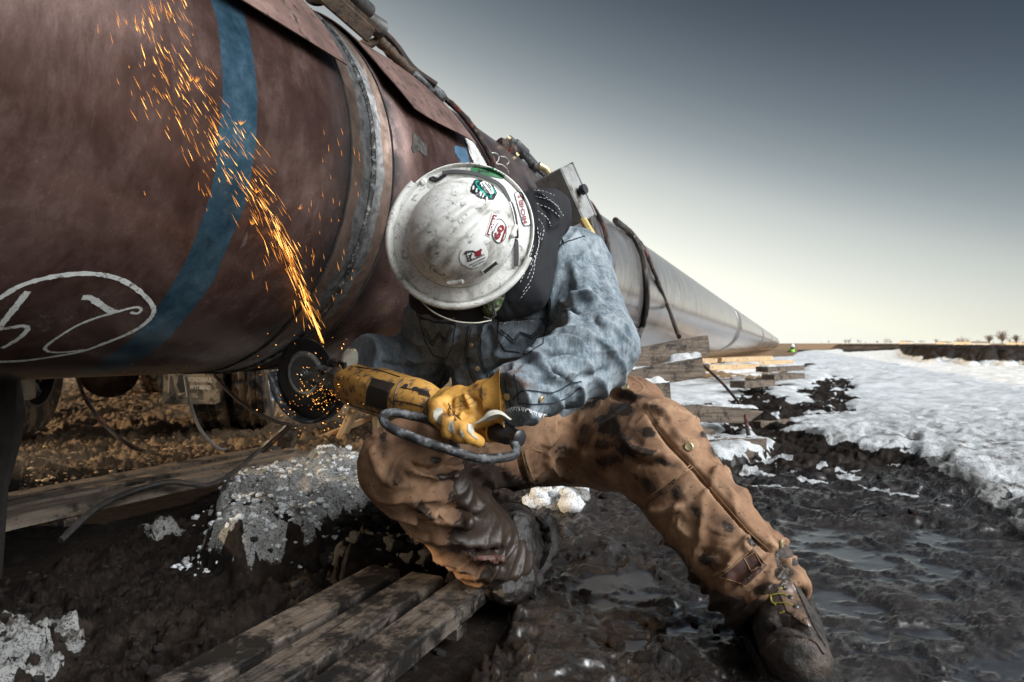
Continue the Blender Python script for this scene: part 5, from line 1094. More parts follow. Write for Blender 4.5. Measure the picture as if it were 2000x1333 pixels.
# boots
tipR, heelR = Vector((.470, 1.035, .046)), Vector((.502, 1.285, .05)); an_ = Vector((.495, 1.235, .13))
def sd_bootR(p):
    r = smin(cap(p, heelR, Vector((.487, 1.12, .06)), .046, .052), cap(p, Vector((.487, 1.13, .058)), tipR+Vector((0, .02, .008)), .052, .056), .03)
    r = smin(r, cap(p, an_+Vector((0, .02, -.02)), ankR+Vector((.005, .015, .03)), .056, .062), .03); r = smin(r, cap(p, Vector((.486, 1.13, .07)), an_+Vector((0, -.01, .02)), .04, .046), .03)
    r = np.maximum(r, -(p[:, 2]-.002)); return r-.006*(ridged(p*26, 3, 5)-.5)-.006*(fbm(p*50, 3, 6)-.5)+.004
Vk, Qk = snet(sd_bootR, (.36, .93, -.01), (.64, 1.40, .34), .004); Nk = vnorm(Vk, Qk)
Vk = folds(Vk, Nk, [(f3([(820,980),(940,900),(1080,930),(1170,990)]), 6, .011), (f3([(850,920),(960,875),(1070,900),(1150,940)]), 5, -.009), (f3([(840,1010),(950,935),(1080,960),(1180,1030)]), 4, -.008), (f3([(860,1050),(960,1010),(1100,1000),(1230,1080)]), 4, -.005), (f3([(1010,880),(1090,900),(1150,960)]), 4, .010), (f3([(930,700),(1000,640),(1080,760),(1160,960)]), 4, .003)])
bR = npmesh('boot', Vk, Qk, ['boot leather'], man, label='muddy leather work boot with yellow laces')
mb = MB(); V_, F_ = [], []
sp_ = [(.470,.975),(.500,.978),(.527,1.0),(.537,1.05),(.538,1.12),(.545,1.20),(.550,1.27),(.540,1.325),(.500,1.345),(.462,1.325),(.452,1.27),(.440,1.20),(.428,1.12),(.418,1.05),(.425,1.0),(.445,.978)]
N_ = len(sp_)
for z_ in (-.004, .028):
    for x_, y_ in sp_: V_.append((x_, y_, z_))
for i in range(N_): F_.append((i, (i+1) % N_, N_+(i+1) % N_, N_+i))
F_ += [tuple(range(N_))[::-1], tuple(range(N_, 2*N_))]; mb.add(V_, F_); mb.build('sole', 'boot mud', bR)
skb = Skin(Vk, Qk); mb = MB(); patch(mb, skb, f3([(985,640),(1040,655),(1105,820),(1165,965),(1090,925),(1000,850),(960,760),(930,710)]), .0015); mb.build('boot_shaft', 'tan leather', bR, smooth=True)
seams(skb, bR, 'boot leather', 'toe_seam', [f3([(850,1110),(930,1040),(1060,1020),(1180,1060),(1250,1140)]), f3([(1040,660),(1110,800),(1180,960),(1260,1090)])], .0022, .0006)
mb = MB()
for l in ([(890,745),(960,735),(1020,760)], [(915,800),(980,800),(1055,820)], [(890,745),(900,790),(925,810)], [(950,865),(985,850)], [(940,700),(985,690)]): seam(mb, skb, f3(l), .0016, .002)
mb.build('lace', 'yellow cord', bR)
mb = MB()
for a, b in ((1022,760), (985,690), (1060,822)):
    h = skb.hit(*f3([(a, b)])[0], .0025)
    if h: mb.lathe(h[0]-h[1]*.002, h[0]+h[1]*.002, [(0,.004),(.6,.005),(1,.003)], 10)
mb.build('eyelets', 'dark steel', bR, smooth=True)
ball, heelL, anL = P(1008, 1140, 1.41), P(1045, 1040, 1.53), P(1020, 1040, 1.48)
def sd_bootL(p):
    r = smin(cap(p, ball, heelL, .034, .036), cap(p, anL+Vector((-.02,0,.02)), (anL+ankL)/2, .046, .054), .03); r = smin(r, cap(p, ball, P(985, 1160, 1.38)+Vector((0,0,.01)), .034, .032), .03)
    return r-.016*(ridged(p*24, 4, 15)-.5)
Vk, Qk = snet(sd_bootL, (-.16, 1.24, -.03), (.18, 1.66, .30), .004); bL = npmesh('boot', Vk, Qk, ['boot mud'], man, label='boot wholly caked in wet mud')
mb = MB(); q = [P(1058,1000,1.50), P(1076,1040,1.49), P(1072,1090,1.46), P(1045,1140,1.42), P(1030,1168,1.40)]; mb.tube(smoothline(q, 6), [.016+.004*math.sin(k*1.9) for k in range(25)], 8); mb.build('sole', 'boot mud', bL, smooth=True, noise=.006, nscale=40)

# hood cloth under the hat, gaiter, camouflage collar
def sd_hood(p):
    r = smin(cap(p, HC+Vector((0, .02, 0)), P(1046, 428, 1.43), .096, .054), cap(p, P(1055, 425, 1.43), P(1022, 560, 1.36), .055, .055), .04); r = smin(r, cap(p, P(1085, 405, 1.44), P(1085, 425, 1.45), .03, .03), .03)
    r = smin(r, cap(p, P(1022, 560, 1.38), P(980, 590, 1.36), .05, .04), .03)
    q = p*np.array([20, 20, 10]); return r-.008*(ridged(q+1.5*(vnoise(q*.4, 2)-.5)[:, None], 2, 25)-.5)
Vh, Qh = snet(sd_hood, (-.25, 1.22, .60), (.22, 1.62, 1.0), .004); Vh = folds(Vh, vnorm(Vh, Qh), [([(1045,375),(1075,395),(1090,430),(1070,450)], 5, .008), ([(1050,395),(1070,420),(1066,460)], 5, -.008), ([(1050,440),(1058,480),(1030,540)], 6, .006)])
hood = npmesh('hood', Vh, Qh, ['black fabric'], man, label='black head cloth with white dashed stitching'); skh = Skin(Vh, Qh); mb = MB()
for l in ([(1042,372),(1062,374),(1082,382)], [(1046,384),(1070,390),(1090,404)], [(1048,398),(1074,408),(1094,424)], [(1050,412),(1070,428),(1076,442)], [(1052,428),(1062,446),(1058,470)], [(1050,445),(1052,480),(1036,520)], [(1060,380),(1085,400),(1100,422)], [(1042,480),(1030,520),(1015,555)], [(1046,500),(1040,540),(1022,570)], [(1056,456),(1048,500),(1030,545)], [(1035,560),(1015,585)]): stitches(mb, skh, l, 4.5, 3.5, .0008)
mb.build('dashed_stitching', 'white thread', hood)
def sd_g(p):
    r = smin(cap(p, P(835, 580, 1.385), P(960, 586, 1.365), .040, .036), cap(p, P(865, 602, 1.36), P(945, 608, 1.35), .026, .024), .02); q = p*22; return r-.008*(ridged(q, 2, 27)-.5)
Vg, Qg = snet(sd_g, (-.25, 1.24, .58), (.04, 1.42, .74), .004); npmesh('face_mask', Vg, Qg, ['black fabric'], man)
Vg, Qg = snet(lambda p: cap(p, P(957, 600, 1.325), P(990, 560, 1.335), .018, .022)-.004*(ridged(p*30, 2, 29)-.5), (-.1, 1.22, .60), (.05, 1.38, .74), .003); npmesh('collar', Vg, Qg, ['camouflage'], man)
mb = MB(); mb.tube(smoothline([P(812,575,1.33), P(826,592,1.30), P(850,612,1.29), P(890,628,1.28), P(930,631,1.28), P(960,626,1.29)]), .0014, 6); mb.build('cord', 'white leather', man)
mb = MB(); bq = [P(950,582,1.30), P(960,584,1.30), P(968,616,1.30), P(958,624,1.30), P(945,620,1.30)]; mb.tube(bq, .0022, 6); mb.build('buckle', 'dark steel', man)

# hard hat
BC = P(902, 458, 1.285); HT, HRr = 160, 84; VV = []
LA, LB, DA, DB = .151, .139, .113, .103
def hatpt(rho, th):                           # rho 0..1 dome, 1..2 brim
    c, s_ = math.cos(th), math.sin(th); ax_, ay_ = (DA*c, DB*s_)
    if rho <= 1:
        q = math.sin(rho*math.pi/2); z = .112*math.cos(rho*math.pi/2)**.82; x, y = ax_*q, ay_*q
        lon = max(0, 1-abs(x/.098)**3)
        for y0, am, ww_ in ((0, .013, .010), (.030+x*.14, .008, .007), (-.030-x*.14, .008, .007), (.017+x*.07, -.005, .006), (-.017-x*.07, -.005, .006)): z += am*math.exp(-((y-y0)/ww_)**2)*lon*math.cos(rho*math.pi/2)**.4
        return x, y, z
    t = rho-1; x, y = ax_+(LA*c-ax_)*t, ay_+(LB*s_-ay_)*t
    z = .004*(1-t)-.004*math.exp(-((t-.80)/.05)**2)-.010*(x/LA)**2*t; 
    if t > .86: z += .0065*math.sin(min(1, (t-.86)/.14)*math.pi*.8)
    return x, y, z
def H2W(x, y, z): return BC+HF*x+HR*y+HU*z
rh = [k/44 for k in range(45)]+[1+(k+1)/36 for k in range(36)]; nT = 168
for r_ in rh:
    for k in range(nT): VV.append(H2W(*hatpt(max(r_, .002), 2*math.pi*k/nT)))
n1 = len(rh)
for r_ in rh[::-1]:
    for k in range(nT):
        x, y, z = hatpt(max(r_, .002), 2*math.pi*k/nT); f = .975 if r_ <= 1 else 1-(.025*(2-r_)); VV.append(H2W(x*f, y*f, z-.0045-(.003 if r_ > 1.9 else 0)))
FF = [(i*nT+k, (i+1)*nT+k, (i+1)*nT+(k+1) % nT, i*nT+(k+1) % nT) for i in range(2*n1-1) for k in range(nT)]
VV = np.array([list(v) for v in VV]); hq = np.array(FF); VV += (vnoise(VV*14, 9)-.5)[:, None]*A(HU)*.003
hat = npmesh('hard_hat', VV, hq, ['hat shell'], man, label='scuffed white full brim hard hat covered in stickers'); skH = Skin(VV[:n1*nT], hq[:(n1-1)*nT])
h3 = lambda l: [(720+x/3.7037, 300+y/3.7037) for x, y in l]
mb = MB(); q = [h for h in (skH.hit(*p, .004) for p in spl2(h3([(535,150),(620,138),(740,150),(850,185),(950,240),(1005,330),(1045,450),(1062,600),(1068,720),(1066,820)]), 8)) if h]
V_, F_ = [], []
for i, (p, n) in enumerate(q):
    t = (q[min(i+1, len(q)-1)][0]-q[max(i-1, 0)][0]).normalized(); b_ = t.cross(n); w_ = .0045
    V_ += [p-b_*w_, p+n*.0025-b_*w_*.8, p+n*.0025+b_*w_*.8, p+b_*w_]
for i in range(len(q)-1):
    for k in range(3): F_.append((i*4+k, i*4+k+1, i*4+k+5, i*4+k+4))
mb.add(V_, F_); mb.build('elastic_strap', 'strap grey', hat, smooth=True)
def hatbox(px, py, ang, l, w, h, mat, nm, off=0):
    c, n = skH.hit(px, py, off); d = (skH.hit(px+8*math.cos(rad(ang)), py+8*math.sin(rad(ang)), off)[0]-c).normalized(); b_ = n.cross(d).normalized(); n2 = d.cross(b_)
    mb = MB(); mb.box(c+n*h*.4, d*l/2, b_*w/2, n2*h/2, bev=min(w, h)*.35); return mb.build(nm, mat, hat)
hatbox(889, 549, -8, .036, .011, .009, 'hat shell', 'lamp_clip'); hatbox(1000, 452, -72, .034, .010, .010, 'hat shell', 'lamp_clip'); hatbox(826, 354, -38, .016, .012, .012, 'hat shell', 'lamp_clip')
for cx, cy, an in ((957, 524, -38),):
    mb = MB(); dx, dy = math.cos(rad(an))*17, math.sin(rad(an))*17; q = [(cx-dx-3, cy-dy-5), (cx+dx-3, cy+dy-5), (cx+dx+2, cy+dy+2), (cx-dx+2, cy-dy+2), (cx-dx-3, cy-dy-5)]
    seam(mb, skH, q, .0016, .001, curve=False); mb.build('slot_frame', 'hat shell', hat); mb = MB(); patch(mb, skH, q[:4], .0012); mb.build('slot', 'sticker black', hat)
mb = MB()
for l in (h3([(440,190),(470,180),(500,190),(530,175)]), h3([(450,185),(490,200),(560,160)])): seam(mb, skH, l, .003, .003)
mb.build('strap_buckle', 'black plastic', hat)
# a white outer lip guard running round the left and lower brim
mb = MB(); V_, F_, NL = [], [], 90
for i in range(NL+1):
    th = rad(-118+i*(206)/NL)
    for k in range(10):
        a = 2*math.pi*k/10; x, y, z = hatpt(2, th); c, s_ = math.cos(th), math.sin(th); ro = .0068*math.cos(a); V_.append(H2W(x+c*(ro+.001), y+s_*(ro+.001), z+.0075*math.sin(a)+.001))
for i in range(NL):
    for k in range(10): F_.append((i*10+k, i*10+(k+1) % 10, (i+1)*10+(k+1) % 10, (i+1)*10+k))
F_ += [tuple(range(10))[::-1], tuple(range(NL*10, NL*10+10))]; mb.add(V_, F_); mb.build('brim_trim', 'hat shell', hat, smooth=True)
# stickers
def sticker(label, mats, fn):
    mb = MB(); fn(mb); return mb.build('sticker', mats, hat, label=label)
def s1(mb): patch(mb, skH, h3([(742,105),(870,100),(995,130),(975,186),(850,162),(735,152)]), .0014, 0, 3); text_on(mb, skH, 'TALLGRASS', *h3([(870,137)])[0], 4.2, 30, 186, .0022, 1); text_on(mb, skH, 'Operations, Compliance, Training Support', *h3([(868,112)])[0], 2.2, 56, 186, .0022, 1); patch(mb, skH, h3([(790,128),(806,122),(812,138),(798,146)]), .0022, 1)
sticker('green sticker on the brim with upside down lettering', ['sticker green', 'sticker black'], s1)
sh = lambda l: [(a-22, b+4) for a, b in l]
def s2(mb): patch(mb, skH, h3(sh([(1072,285),(1085,276),(1130,276),(1142,290),(1192,505),(1185,520),(1145,524),(1132,510)])), .0014, 1, 2.2); patch(mb, skH, h3(sh([(1078,290),(1088,281),(1126,281),(1137,293),(1187,502),(1180,515),(1148,519),(1138,506)])), .0019, 0, 2.2); text_on(mb, skH, 'MICHELS', *h3([(1110,405)])[0], 8.5, 57, -102, .0028, 2, .045)
sticker('white brim sticker with red capitals', ['sticker white', 'sticker black', 'sticker maroon'], s2)
def s3(mb):
    patch(mb, skH, h3([(890,432),(935,445),(880,606),(842,592)]), .0012, 0, 2.2); patch(mb, skH, h3([(895,440),(927,450),(876,597),(850,588)]), .0018, 1, 2.2); text_on(mb, skH, 'MICHELS', *h3([(890,520)])[0], 6, 36, -71, .0026, 0, .04)
    C_ = h3([(940,560)])[0]; ring = [(C_[0]+13.5*math.cos(a*.3142)*1.0, C_[1]+23*math.sin(a*.3142)) for a in range(20)]; patch(mb, skH, ring, .0012, 0, 2.2)
    for i in range(20): seam(mb, skH, [ring[i], ring[(i+1) % 20]], .0007, .0018, mi=2)
    text_on(mb, skH, '60', *h3([(938,568)])[0], 13, 31, -62, .0024, 1, .05); text_on(mb, skH, 'Celebrating', *h3([(908,548)])[0], 4.5, 26, -66, .0026, 2); patch(mb, skH, h3([(985,530),(1000,524),(958,650),(946,640)]), .002, 1, 2.2)
sticker('red and white anniversary sticker reading 60', ['sticker white', 'sticker maroon', 'sticker black'], s3)
def s4(mb):
    C_ = h3([(760,735)])[0]; ring = [(C_[0]+math.cos(a*.2618)*30*.93+math.sin(a*.2618)*2, C_[1]+24*math.sin(a*.2618)-5*math.cos(a*.2618)) for a in range(24)]; patch(mb, skH, ring, .0014, 0, 2.4)
    for l in ([(690,725),(755,702),(712,778)], [(755,702),(700,705),(722,780)], [(755,702),(775,712)], [(738,735),(738,775)], [(722,735),(750,730)]): seam(mb, skH, h3(l), .0008, .0022, mi=2, curve=False)
    patch(mb, skH, h3([(755,712),(790,700),(812,684),(820,694),(810,715),(815,730),(790,742),(762,745),(768,728)]), .002, 1, 2); text_on(mb, skH, 'PIPELINERS', *h3([(778,752)])[0], 3.6, 32, -24, .0024, 2, .03); text_on(mb, skH, 'OPERATING ENGINEERS', *h3([(782,778)])[0], 2.6, 36, -26, .0024, 2, .03); text_on(mb, skH, 'ENERGY SERVICES', *h3([(793,792)])[0], 2.6, 26, -26, .0024, 2, .03)
sticker('round white sticker with a red crane emblem', ['sticker white', 'sticker maroon', 'sticker black'], s4)
def s5(mb):
    patch(mb, skH, h3([(765,195),(790,192),(850,202),(900,235),(928,290),(905,335),(870,338),(800,322),(735,280),(742,240)]), .0012, 2, 2.2)
    ol = h3([(805,215),(840,208),(875,225),(900,262),(905,300),(885,300),(850,285),(815,250)]); patch(mb, skH, ol, .0018, 0, 2)
    for l in ([(820,225),(845,262),(870,290)], [(840,220),(865,252),(885,282)], [(862,228),(880,255)]): seam(mb, skH, h3(l), .001, .0024, mi=2)
    patch(mb, skH, h3([(770,205),(792,200),(808,235),(842,278),(892,308),(884,328),(835,312),(795,270),(772,232)]), .0022, 1, 2); text_on(mb, skH, 'BADGER', *h3([(832,270)])[0], 5.2, 36, 46, .003, 2, .04)
    for k in range(5): x_, y_ = 752+k*24, 232+k*20; patch(mb, skH, h3([(x_,y_+10),(x_+12,y_+6),(x_+10,y_+34),(x_-2,y_+42)]), .0024, 0, 1.5)
    patch(mb, skH, h3([(885,235),(905,262),(922,300),(910,302),(895,268)]), .002, 1, 1.5)
sticker('black and teal emblem sticker with white claws', ['sticker white', 'sticker teal', 'sticker black'], s5)

# gloves
g1_ = lambda l, d: P(820+l[0]/7.404, 720+l[1]/7.404, d)
FG = [((420,480,1.155),(250,560,1.125),(250,700,1.12),(330,790,1.15),.0155), ((540,620,1.15),(400,760,1.108),(420,900,1.105),(520,960,1.135),.0145), ((640,700,1.145),(540,850,1.10),(580,970,1.10),(680,1010,1.125),.0135), ((740,740,1.14),(640,880,1.095),(720,990,1.095),(860,1060,1.11),.0125)]
wr0 = g1_((1000,500), 1.15)
def sd_gl(p):
    r = cap(p, g1_((1010,430),1.15), g1_((1020,520),1.15), .036, .036)
    for k, (a, b, c, d, rr_) in enumerate(FG): r = smin(r, cap(p, g1_((960,420+k*55),1.15), g1_(a[:2],a[2]), .025, .020), .015)
    tip = None
    for a, b, c, d, rr_ in FG:
        q = smin(smin(cap(p, g1_(a[:2],a[2]), g1_(b[:2],b[2]), rr_*1.15, rr_*1.0), cap(p, g1_(b[:2],b[2]), g1_(c[:2],c[2]), rr_*1.0, rr_*.92), .004), cap(p, g1_(c[:2],c[2]), g1_(d[:2],d[2]), rr_*.92, rr_*.8), .004); r = smin(r, q, .0025)
    r = smin(r, smin(cap(p, g1_((560,400),1.17), g1_((380,430),1.19), .02, .018), cap(p, g1_((380,430),1.19), g1_((230,520),1.19), .018, .015), .006), .012)
    return r-.003*(ridged(p*np.array([40, 40, 40]), 2, 37)-.5)
Vl, Ql = snet(sd_gl, (-.17, 1.03, .34), (.09, 1.26, .57), .0026)
Vl = folds(Vl, vnorm(Vl, Ql), [([(820+x/7.4, 720+y/7.4) for x, y in l], w, a*1.7) for l, w, a in (([(640,360),(700,480),(760,600)], 5, .004), ([(480,420),(470,560),(560,700)], 3, -.004), ([(760,420),(840,520),(820,640)], 4, -.003), ([(900,380),(960,480),(1000,560)], 5, .004), ([(560,720),(640,640),(760,600)], 4, .003), ([(350,480),(400,620),(440,700)], 3, -.004))])
glv = npmesh('glove', Vl, Ql, ['yellow leather'], man, label='yellow leather glove gripping the grinder handle'); skg = Skin(Vl, Ql)
g7 = lambda l: [(820+x/7.404, 720+y/7.404) for x, y in l]
for pl_ in ([(200,620),(250,565),(320,570),(325,640),(300,760),(310,810),(240,770),(195,700)], [(470,740),(430,780),(405,880),(440,910),(520,950),(500,840)], [(600,880),(575,920),(610,990),(665,1000)], [(690,800),(760,820),(780,880),(770,940),(830,1000),(850,1040),(760,980),(690,900)]):
    mb = MB(); patch(mb, skg, g7(pl_), .0012, 0, 1.4); mb.build('finger_gusset', 'white leather', glv, smooth=True)
mb = MB()
for l in ([(640,380),(720,370),(780,440),(770,500),(640,540),(500,560),(480,500),(520,430),(640,380)], [(560,420),(620,480),(700,440),(740,420)], [(520,520),(600,470),(580,540),(660,480)]): seam(mb, skg, g7(l), .0004, .0004)
for l in ([(410,500),(430,560),(450,600)], [(440,540),(420,600)], [(470,600),(500,660),(540,700)], [(510,620),(480,680)], [(500,700),(520,760)], [(540,680),(590,750)]): seam(mb, skg, g7(l), .0009, .0006)
mb.build('glove_marking', 'sticker black', glv)
# flared cuff, open towards the sleeve, with pale lining
V_, F_, nC = [], [], 40; ca_, cb_ = g1_((960,470),1.14), g1_((1210,440),1.135); ax_ = (cb_-ca_).normalized(); ex = Vector((0,0,1)); ex = (ex-ax_*ex.dot(ax_)).normalized(); ey = ax_.cross(ex)
for t, r_ in ((0,.036),(.3,.038),(.6,.042),(.85,.047),(1,.052),(1,.0495),(.85,.045),(.5,.038),(0,.030)):
    for k in range(nC): a = 2*math.pi*k/nC; wv = 1+.10*math.sin(3*a+1)*t; V_.append(ca_+(cb_-ca_)*(t+.10*t*math.cos(a-.6))+(ex*math.cos(a)+ey*math.sin(a)*.9)*r_*wv)
for i in range(8):
    for k in range(nC): F_.append((i*nC+k, i*nC+(k+1) % nC, (i+1)*nC+(k+1) % nC, (i+1)*nC+k))
mb = MB(); mb.add(V_, F_[:5*nC], 0); mb.add(V_, F_[5*nC:], 1); mb.build('glove_cuff', ['yellow leather', 'white leather'], man, smooth=True)
mb = MB(); V_, F_ = [], []; up_ = g7([(770,800),(900,720),(1000,620),(1160,610),(1330,740)]); lo_ = g7([(830,800),(940,770),(1060,750),(1180,720),(1270,745)])
for (a, b), (c, d) in zip(spl2(up_, 5), spl2(lo_, 5)): V_ += [P(a, b, 1.090), P((a+c)/2, (b+d)/2, 1.083), P(c, d, 1.105)]
for i in range(len(V_)//3-1):
    for k in (0, 1): F_.append((i*3+k, i*3+k+1, i*3+k+4, i*3+k+3))
n_ = len(V_); V_ += [v+Vector((0, .003, 0)) for v in V_]; F_ += [tuple(i+n_ for i in f[::-1]) for f in F_]; mb.add(V_, F_); mb.build('cuff_flap', 'white leather', man, smooth=True)
def sd_g2(p):
    r = cap(p, P(730,699,1.50), P(700,708,1.50), .043, .040)
    for k, (dx, dy) in enumerate(((0,0),(-8,9),(-12,20),(-14,31))): r = smin(r, smin(cap(p, P(706,700+k*5,1.50), P(690+dx,698+dy,1.47), .016, .0145), cap(p, P(690+dx,698+dy,1.47), P(684+dx,716+dy,1.49), .0145, .013), .004), .008)
    return r-.003*(ridged(p*40, 2, 39)-.5)
Vl, Ql = snet(sd_g2, (-.46, 1.40, .44), (-.27, 1.58, .62), .004); npmesh('glove', Vl, Ql, ['white leather'], man, label='pale glove steadying the grinder head')

# ---------------------------------------------------------------- angle grinder
Hd, Tl = P(668, 741, 1.52), P(985, 847, 1.14); ga = Tl-Hd; gn = ga.normalized(); Gc = P(597, 730, 1.585)
nrm = Vector((-.42, -.90, -.06)).normalized(); e1 = Vector((1, 0, 0)); e1 = (e1-nrm*e1.dot(nrm)).normalized(); e2 = e1.cross(nrm); e2 = e2 if e2.z < 0 else -e2
gr = root('angle_grinder', 'worn yellow angle grinder with black half round guard held against the pipe', 'grinder', tuple(Hd))
rf = (0, -.55, 1)
mb = MB(); mb.lathe(Hd, Tl, [(.075,.030),(.08,.046),(.10,.049),(.26,.050),(.465,.048),(.47,.045)], 40, sq=.22, ref=rf)
mb.build('motor_housing', 'yellow casing', gr, smooth=True)
mb = MB(); mb.lathe(Hd, Tl, [(.472,.044),(.475,.051),(.49,.052),(.56,.049),(.62,.042),(.665,.032),(.70,.025),(.70,.018)], 40, sq=.10, ref=rf)
mb.build('rear_cover', 'yellow casing', gr, smooth=True)
mb = MB(); mb.lathe(Hd, Tl, [(.68,.021),(.72,.019),(.80,.019),(.86,.020),(.875,.022),(.935,.025),(.955,.023),(.957,.016)], 28, sq=.08, ref=rf); hd_ = mb.build('handle', 'orange grip', gr, smooth=True)
mb = MB(); q0, q1 = Hd+ga*.95, Hd+ga*1.07; mb.lathe(q0, q1, [(0,.018),(.1,.020),(.6,.018),(.66,.015),(.9,.014),(1,.016),(1.05,.012)], 20); mb.build('strain_relief', 'black plastic', gr, smooth=True)
mb = MB(); mb.lathe(Hd-gn*.012, Hd+gn*.050, [(0,.026),(.15,.036),(.6,.041),(.85,.046),(1,.044)], 24, sq=.3, ref=rf); mb.beam(Gc-nrm*.028+e1*.01, Hd-gn*.0+Vector((0,.0,.0)), .060, .052, (0,0,1), bev=.010); mb.beam(Gc-nrm*.03-e2*.03+e1*.03, Hd+gn*.03-e2*.040, .030, .022, (0,0,1), bev=.006); mb.lathe(Gc-nrm*.060, Gc-nrm*.012, [(0,.025),(.2,.034),(1,.036)], 24); mb.build('gear_head', 'gear metal', gr, smooth=True)
skm = Skin([list(v.co+ORG[gr]) for o in bpy.data.objects if o.parent == gr and o.name.startswith(('motor', 'rear')) for v in o.data.vertices] if 0 else [list(v.co+ORG[gr]) for v in bpy.data.objects['motor_housing'].data.vertices], [list(p.vertices) for p in bpy.data.objects['motor_housing'].data.polygons])
skr = Skin([list(v.co+ORG[gr]) for v in bpy.data.objects['rear_cover'].data.vertices], [list(p.vertices) for p in bpy.data.objects['rear_cover'].data.polygons])
z5 = lambda l: [(500+x/5.5528, 640+y/5.5528) for x, y in l]
mb = MB(); patch(mb, skm, z5([(1262,548),(1560,625),(1510,915),(1190,842),(1205,690)]), .0018, 0, 2); mb.build('rating_plate', 'casing grime', gr)
mb = MB()
for l in (z5([(1265,560),(1495,618)]), z5([(1210,840),(1430,905)]), z5([(1080,430),(1340,470),(1560,540)]), z5([(1010,840),(1200,890),(1440,950)])): seam(mb, skm, l, .0013, .0008)
for l in (z5([(1500,790),(1640,815),(1820,860)]), z5([(1600,560),(1540,640),(1500,760),(1490,900)]), z5([(1570,650),(1760,690),(1890,740)])): seam(mb, skr, l, .0012, .0008)
for k in range(6): seam(mb, skr, z5([(1755+k*22,655+k*8),(1775+k*22,730+k*6)]), .0013, .0006)
mb.build('casing_seams', 'black plastic', gr)
for a, b in ((1618,635), (1722,665)):
    h = skr.hit(*z5([(a, b)])[0], .0006)
    if h: mb = MB(); mb.lathe(h[0]-h[1]*.002, h[0]+h[1]*.0006, [(0,.0062),(.8,.0062),(1,.005)], 16); mb.build('vent_hole', 'sticker black', gr)
mb = MB(); sw = P(843,795,1.235); mb.box(sw, gn*.014, Vector((0,0,1))*.013, Vector((0,1,0))*.012, bev=.003); mb.build('switch', 'black plastic', gr)
mb = MB(); sw = P(846,783,1.24); mb.lathe(sw, sw+Vector((.004,-.012,.006)), [(0,.007),(1,.006)], 12); mb.build('lock_knob', 'black plastic', gr, smooth=True)
for a, b, mt in ((672,716,'black plastic'), (668,734,'dark steel'), (676,733,'yellow casing')):
    mb = MB(); c_ = P(a, b, 1.462 if mt != 'yellow casing' else 1.455); mb.box(c_, gn*(.012 if mt != 'yellow casing' else .004), e2*.011, nrm*.008, bev=.002); mb.build('housing_lug', mt, gr)
def disc(c, r0, r1, th, mat, nm, seg=72, off=0, parent=gr, a0=0, a1=2*math.pi, prof=None):
    mb = MB(); V_, F_ = [], []; pr = prof or [(r0, -th/2), (r1, -th/2), (r1, th/2), (r0, th/2)]; full = abs(a1-a0-2*math.pi) < 1e-6; n_ = seg; m = len(pr)
    for q in range(n_ if full else n_+1):
        a = a0+(a1-a0)*q/n_; e_ = e1*math.cos(a)+e2*math.sin(a)
        for r_, z_ in pr: V_.append(c+e_*r_+nrm*(z_+off))
    for q in range(n_):
        q2 = (q+1) % n_ if full else q+1
        for k in range(m): F_.append((q*m+k, q2*m+k, q2*m+(k+1) % m, q*m+(k+1) % m))
    if not full: F_ += [tuple(range(m)), tuple(range(n_*m, n_*m+m))[::-1]]
    mb.add(V_, F_); return mb.build(nm, mat, parent, smooth=True)
GG = Gc+e1*.008+e2*.002
disc(GG, .02, .118, .003, 'wheel black', 'guard_plate', off=-.014, a0=rad(-3), a1=rad(181))
disc(GG, 0, 0, 0, 'black rubber', 'guard_rim', off=0, a0=rad(-3), a1=rad(181), prof=[(.114,-.016),(.120,-.016),(.121,.012),(.117,.016),(.112,.015),(.113,.010)])
gw = disc(Gc, .01, .088, .006, 'wheel black', 'grinding_wheel', off=0, prof=[(.01,-.003),(.084,-.003),(.088,-.001),(.088,.002),(.075,.004),(.06,.0025),(.01,.0025)])
disc(Gc, .043, .056, .004, 'brushed ring', 'polished_ring', off=.005, parent=gw, prof=[(.043,-.002),(.056,-.003),(.0565,-.001),(.050,.003),(.044,.002)])
disc(Gc, .003, .0445, .004, 'blade grey', 'flange', off=.006, parent=gw, prof=[(.003,-.002),(.0445,-.003),(.044,.0005),(.030,.0015),(.014,-.0005),(.012,.002),(.003,.002)])
disc(Gc, .0, .008, .004, 'brushed ring', 'spindle', off=.009, parent=gw, prof=[(.0005,-.002),(.0085,-.002),(.008,.002),(.006,.0025),(.004,0),(.0005,.001)])
q = smoothline([Hd+ga*1.06, P(1003,862,1.112), P(1009,880,1.10), P(990,893,1.09), P(930,894,1.075), P(860,874,1.07), P(800,852,1.08), P(762,835,1.095), P(748,817,1.115), P(762,806,1.14), P(800,812,1.16), P(850,826,1.18), P(880,850,1.22), P(900,900,1.30)], 8)
mb = MB(); mb.tube(q, .0082, 14); mb.build('power_cord', 'black rubber', gr, smooth=True, noise=.0012, nscale=40)

# ---------------------------------------------------------------- sparks (hot chips flying off the wheel)
rs = random.Random(21); mb = MB()
def chip(a, b, w, mi=0):
    d = (b-a); u_ = d.orthogonal().normalized()*w; v_ = d.cross(u_).normalized()*w; m_ = a.lerp(b, .35); mb.add([a, m_+u_, m_+v_, m_-u_, m_-v_, b], [(0,1,2),(0,2,3),(0,3,4),(0,4,1),(5,2,1),(5,3,2),(5,4,3),(5,1,4)], mi)
ctr = spl2([(632,672),(612,622),(588,565),(556,490),(515,410),(465,335),(415,255),(360,165),(310,70),(290,20)], 12)
def pdep(x, y): t, ph, q = pixpipe(x, y); return q.y
def spark(x, y, dx, dy, ln, w, mi, gap=None):
    dp = pdep(x, y)-(gap if gap is not None else rs.uniform(.02, .10)); dp = min(dp, 1.62)
    a = P(x, y, dp); b = P(x+dx*ln, y+dy*ln, dp+rs.uniform(-.004, .004)); chip(a, b, w, mi)
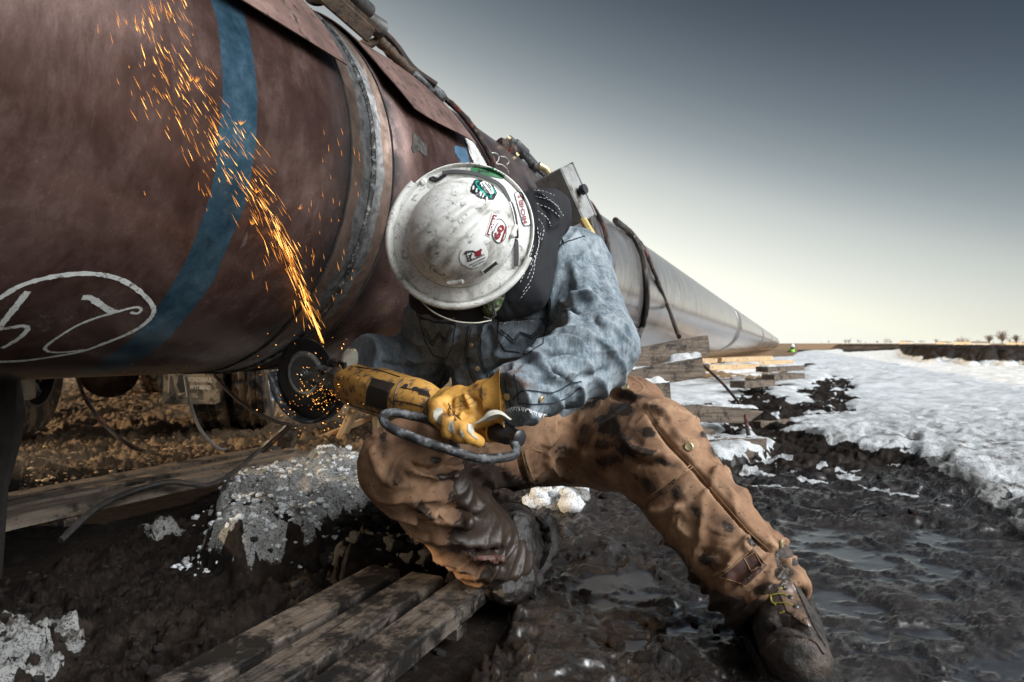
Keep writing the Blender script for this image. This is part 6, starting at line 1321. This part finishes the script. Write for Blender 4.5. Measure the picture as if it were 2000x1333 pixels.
for k in range(460):
    u_ = rs.random()**.75; i = int(u_*(len(ctr)-2)); (x, y), (x2, y2) = ctr[i], ctr[i+1]; sp = 3+u_*74; off = rs.gauss(0, .62); tx, ty = x2-x, y2-y; l = math.hypot(tx, ty); tx, ty = tx/l, ty/l
    if off > 0 and rs.random() < .35: off *= 2.2
    px_, py_ = x-ty*-1*off*sp, y+tx*-1*off*sp*-1*-1
    jx = tx+rs.gauss(0, .10)+off*.10; jy = ty+rs.gauss(0, .06); spark(px_, py_, jx, jy, rs.uniform(8, 46)*(1.2-u_*.45), rs.uniform(.0002, .00045), 0 if rs.random() < .72 else 1)
for k in range(105):                          # dense jet at the weld
    u_ = rs.random()**1.5*.42; i = int(u_*(len(ctr)-2)); (x, y), (x2, y2) = ctr[i], ctr[i+1]; tx, ty = x2-x, y2-y; l = math.hypot(tx, ty); off = rs.gauss(0, .5)*(3+u_*38); spark(x+off*.9, y+off*.4, tx/l, ty/l, rs.uniform(20, 60), rs.uniform(.00025, .0005), 1 if rs.random() < .35 else 0, .03)
for k in range(40):                           # strays to the right over the clean steel
    x, y = rs.uniform(600, 700), rs.uniform(260, 600); x += (y-430)*-.08; spark(x, y, -.12+rs.gauss(0, .1), -1, rs.uniform(6, 20), rs.uniform(.00025, .00045), 0)
for cx, cy, n_ in ((372,160,16), (382,162,10), (500,378,14), (470,245,14), (432,275,8), (585,410,7), (492,440,12)):   # bursting chips
    for k in range(n_): a_ = rs.uniform(1.0, 2.6); spark(cx, cy, math.cos(a_)*-1, -math.sin(a_), rs.uniform(6, 16), .00025, 0, .05)
for k in range(190):                          # glitter round the guard
    a_ = rs.uniform(0, 2*math.pi); r_ = abs(rs.gauss(0, 42))+8; x, y = 625+r_*math.cos(a_)*1.15, 772+r_*math.sin(a_)*.85
    if k > 130: x, y = rs.uniform(500, 700), rs.uniform(650, 880)
    a = P(x, y, rs.uniform(1.36, 1.50)); l = rs.uniform(.001, .006); th = rs.gauss(-.5, .7); chip(a, a+Vector((math.cos(th)*l, 0, math.sin(th)*l)), rs.uniform(.0003, .0009), 0 if rs.random() < .75 else 1)
mb.build('sparks', ['sparks', 'hot core'], label='orange sparks streaming up the pipe from the grinding wheel', cat='sparks', kind='stuff')
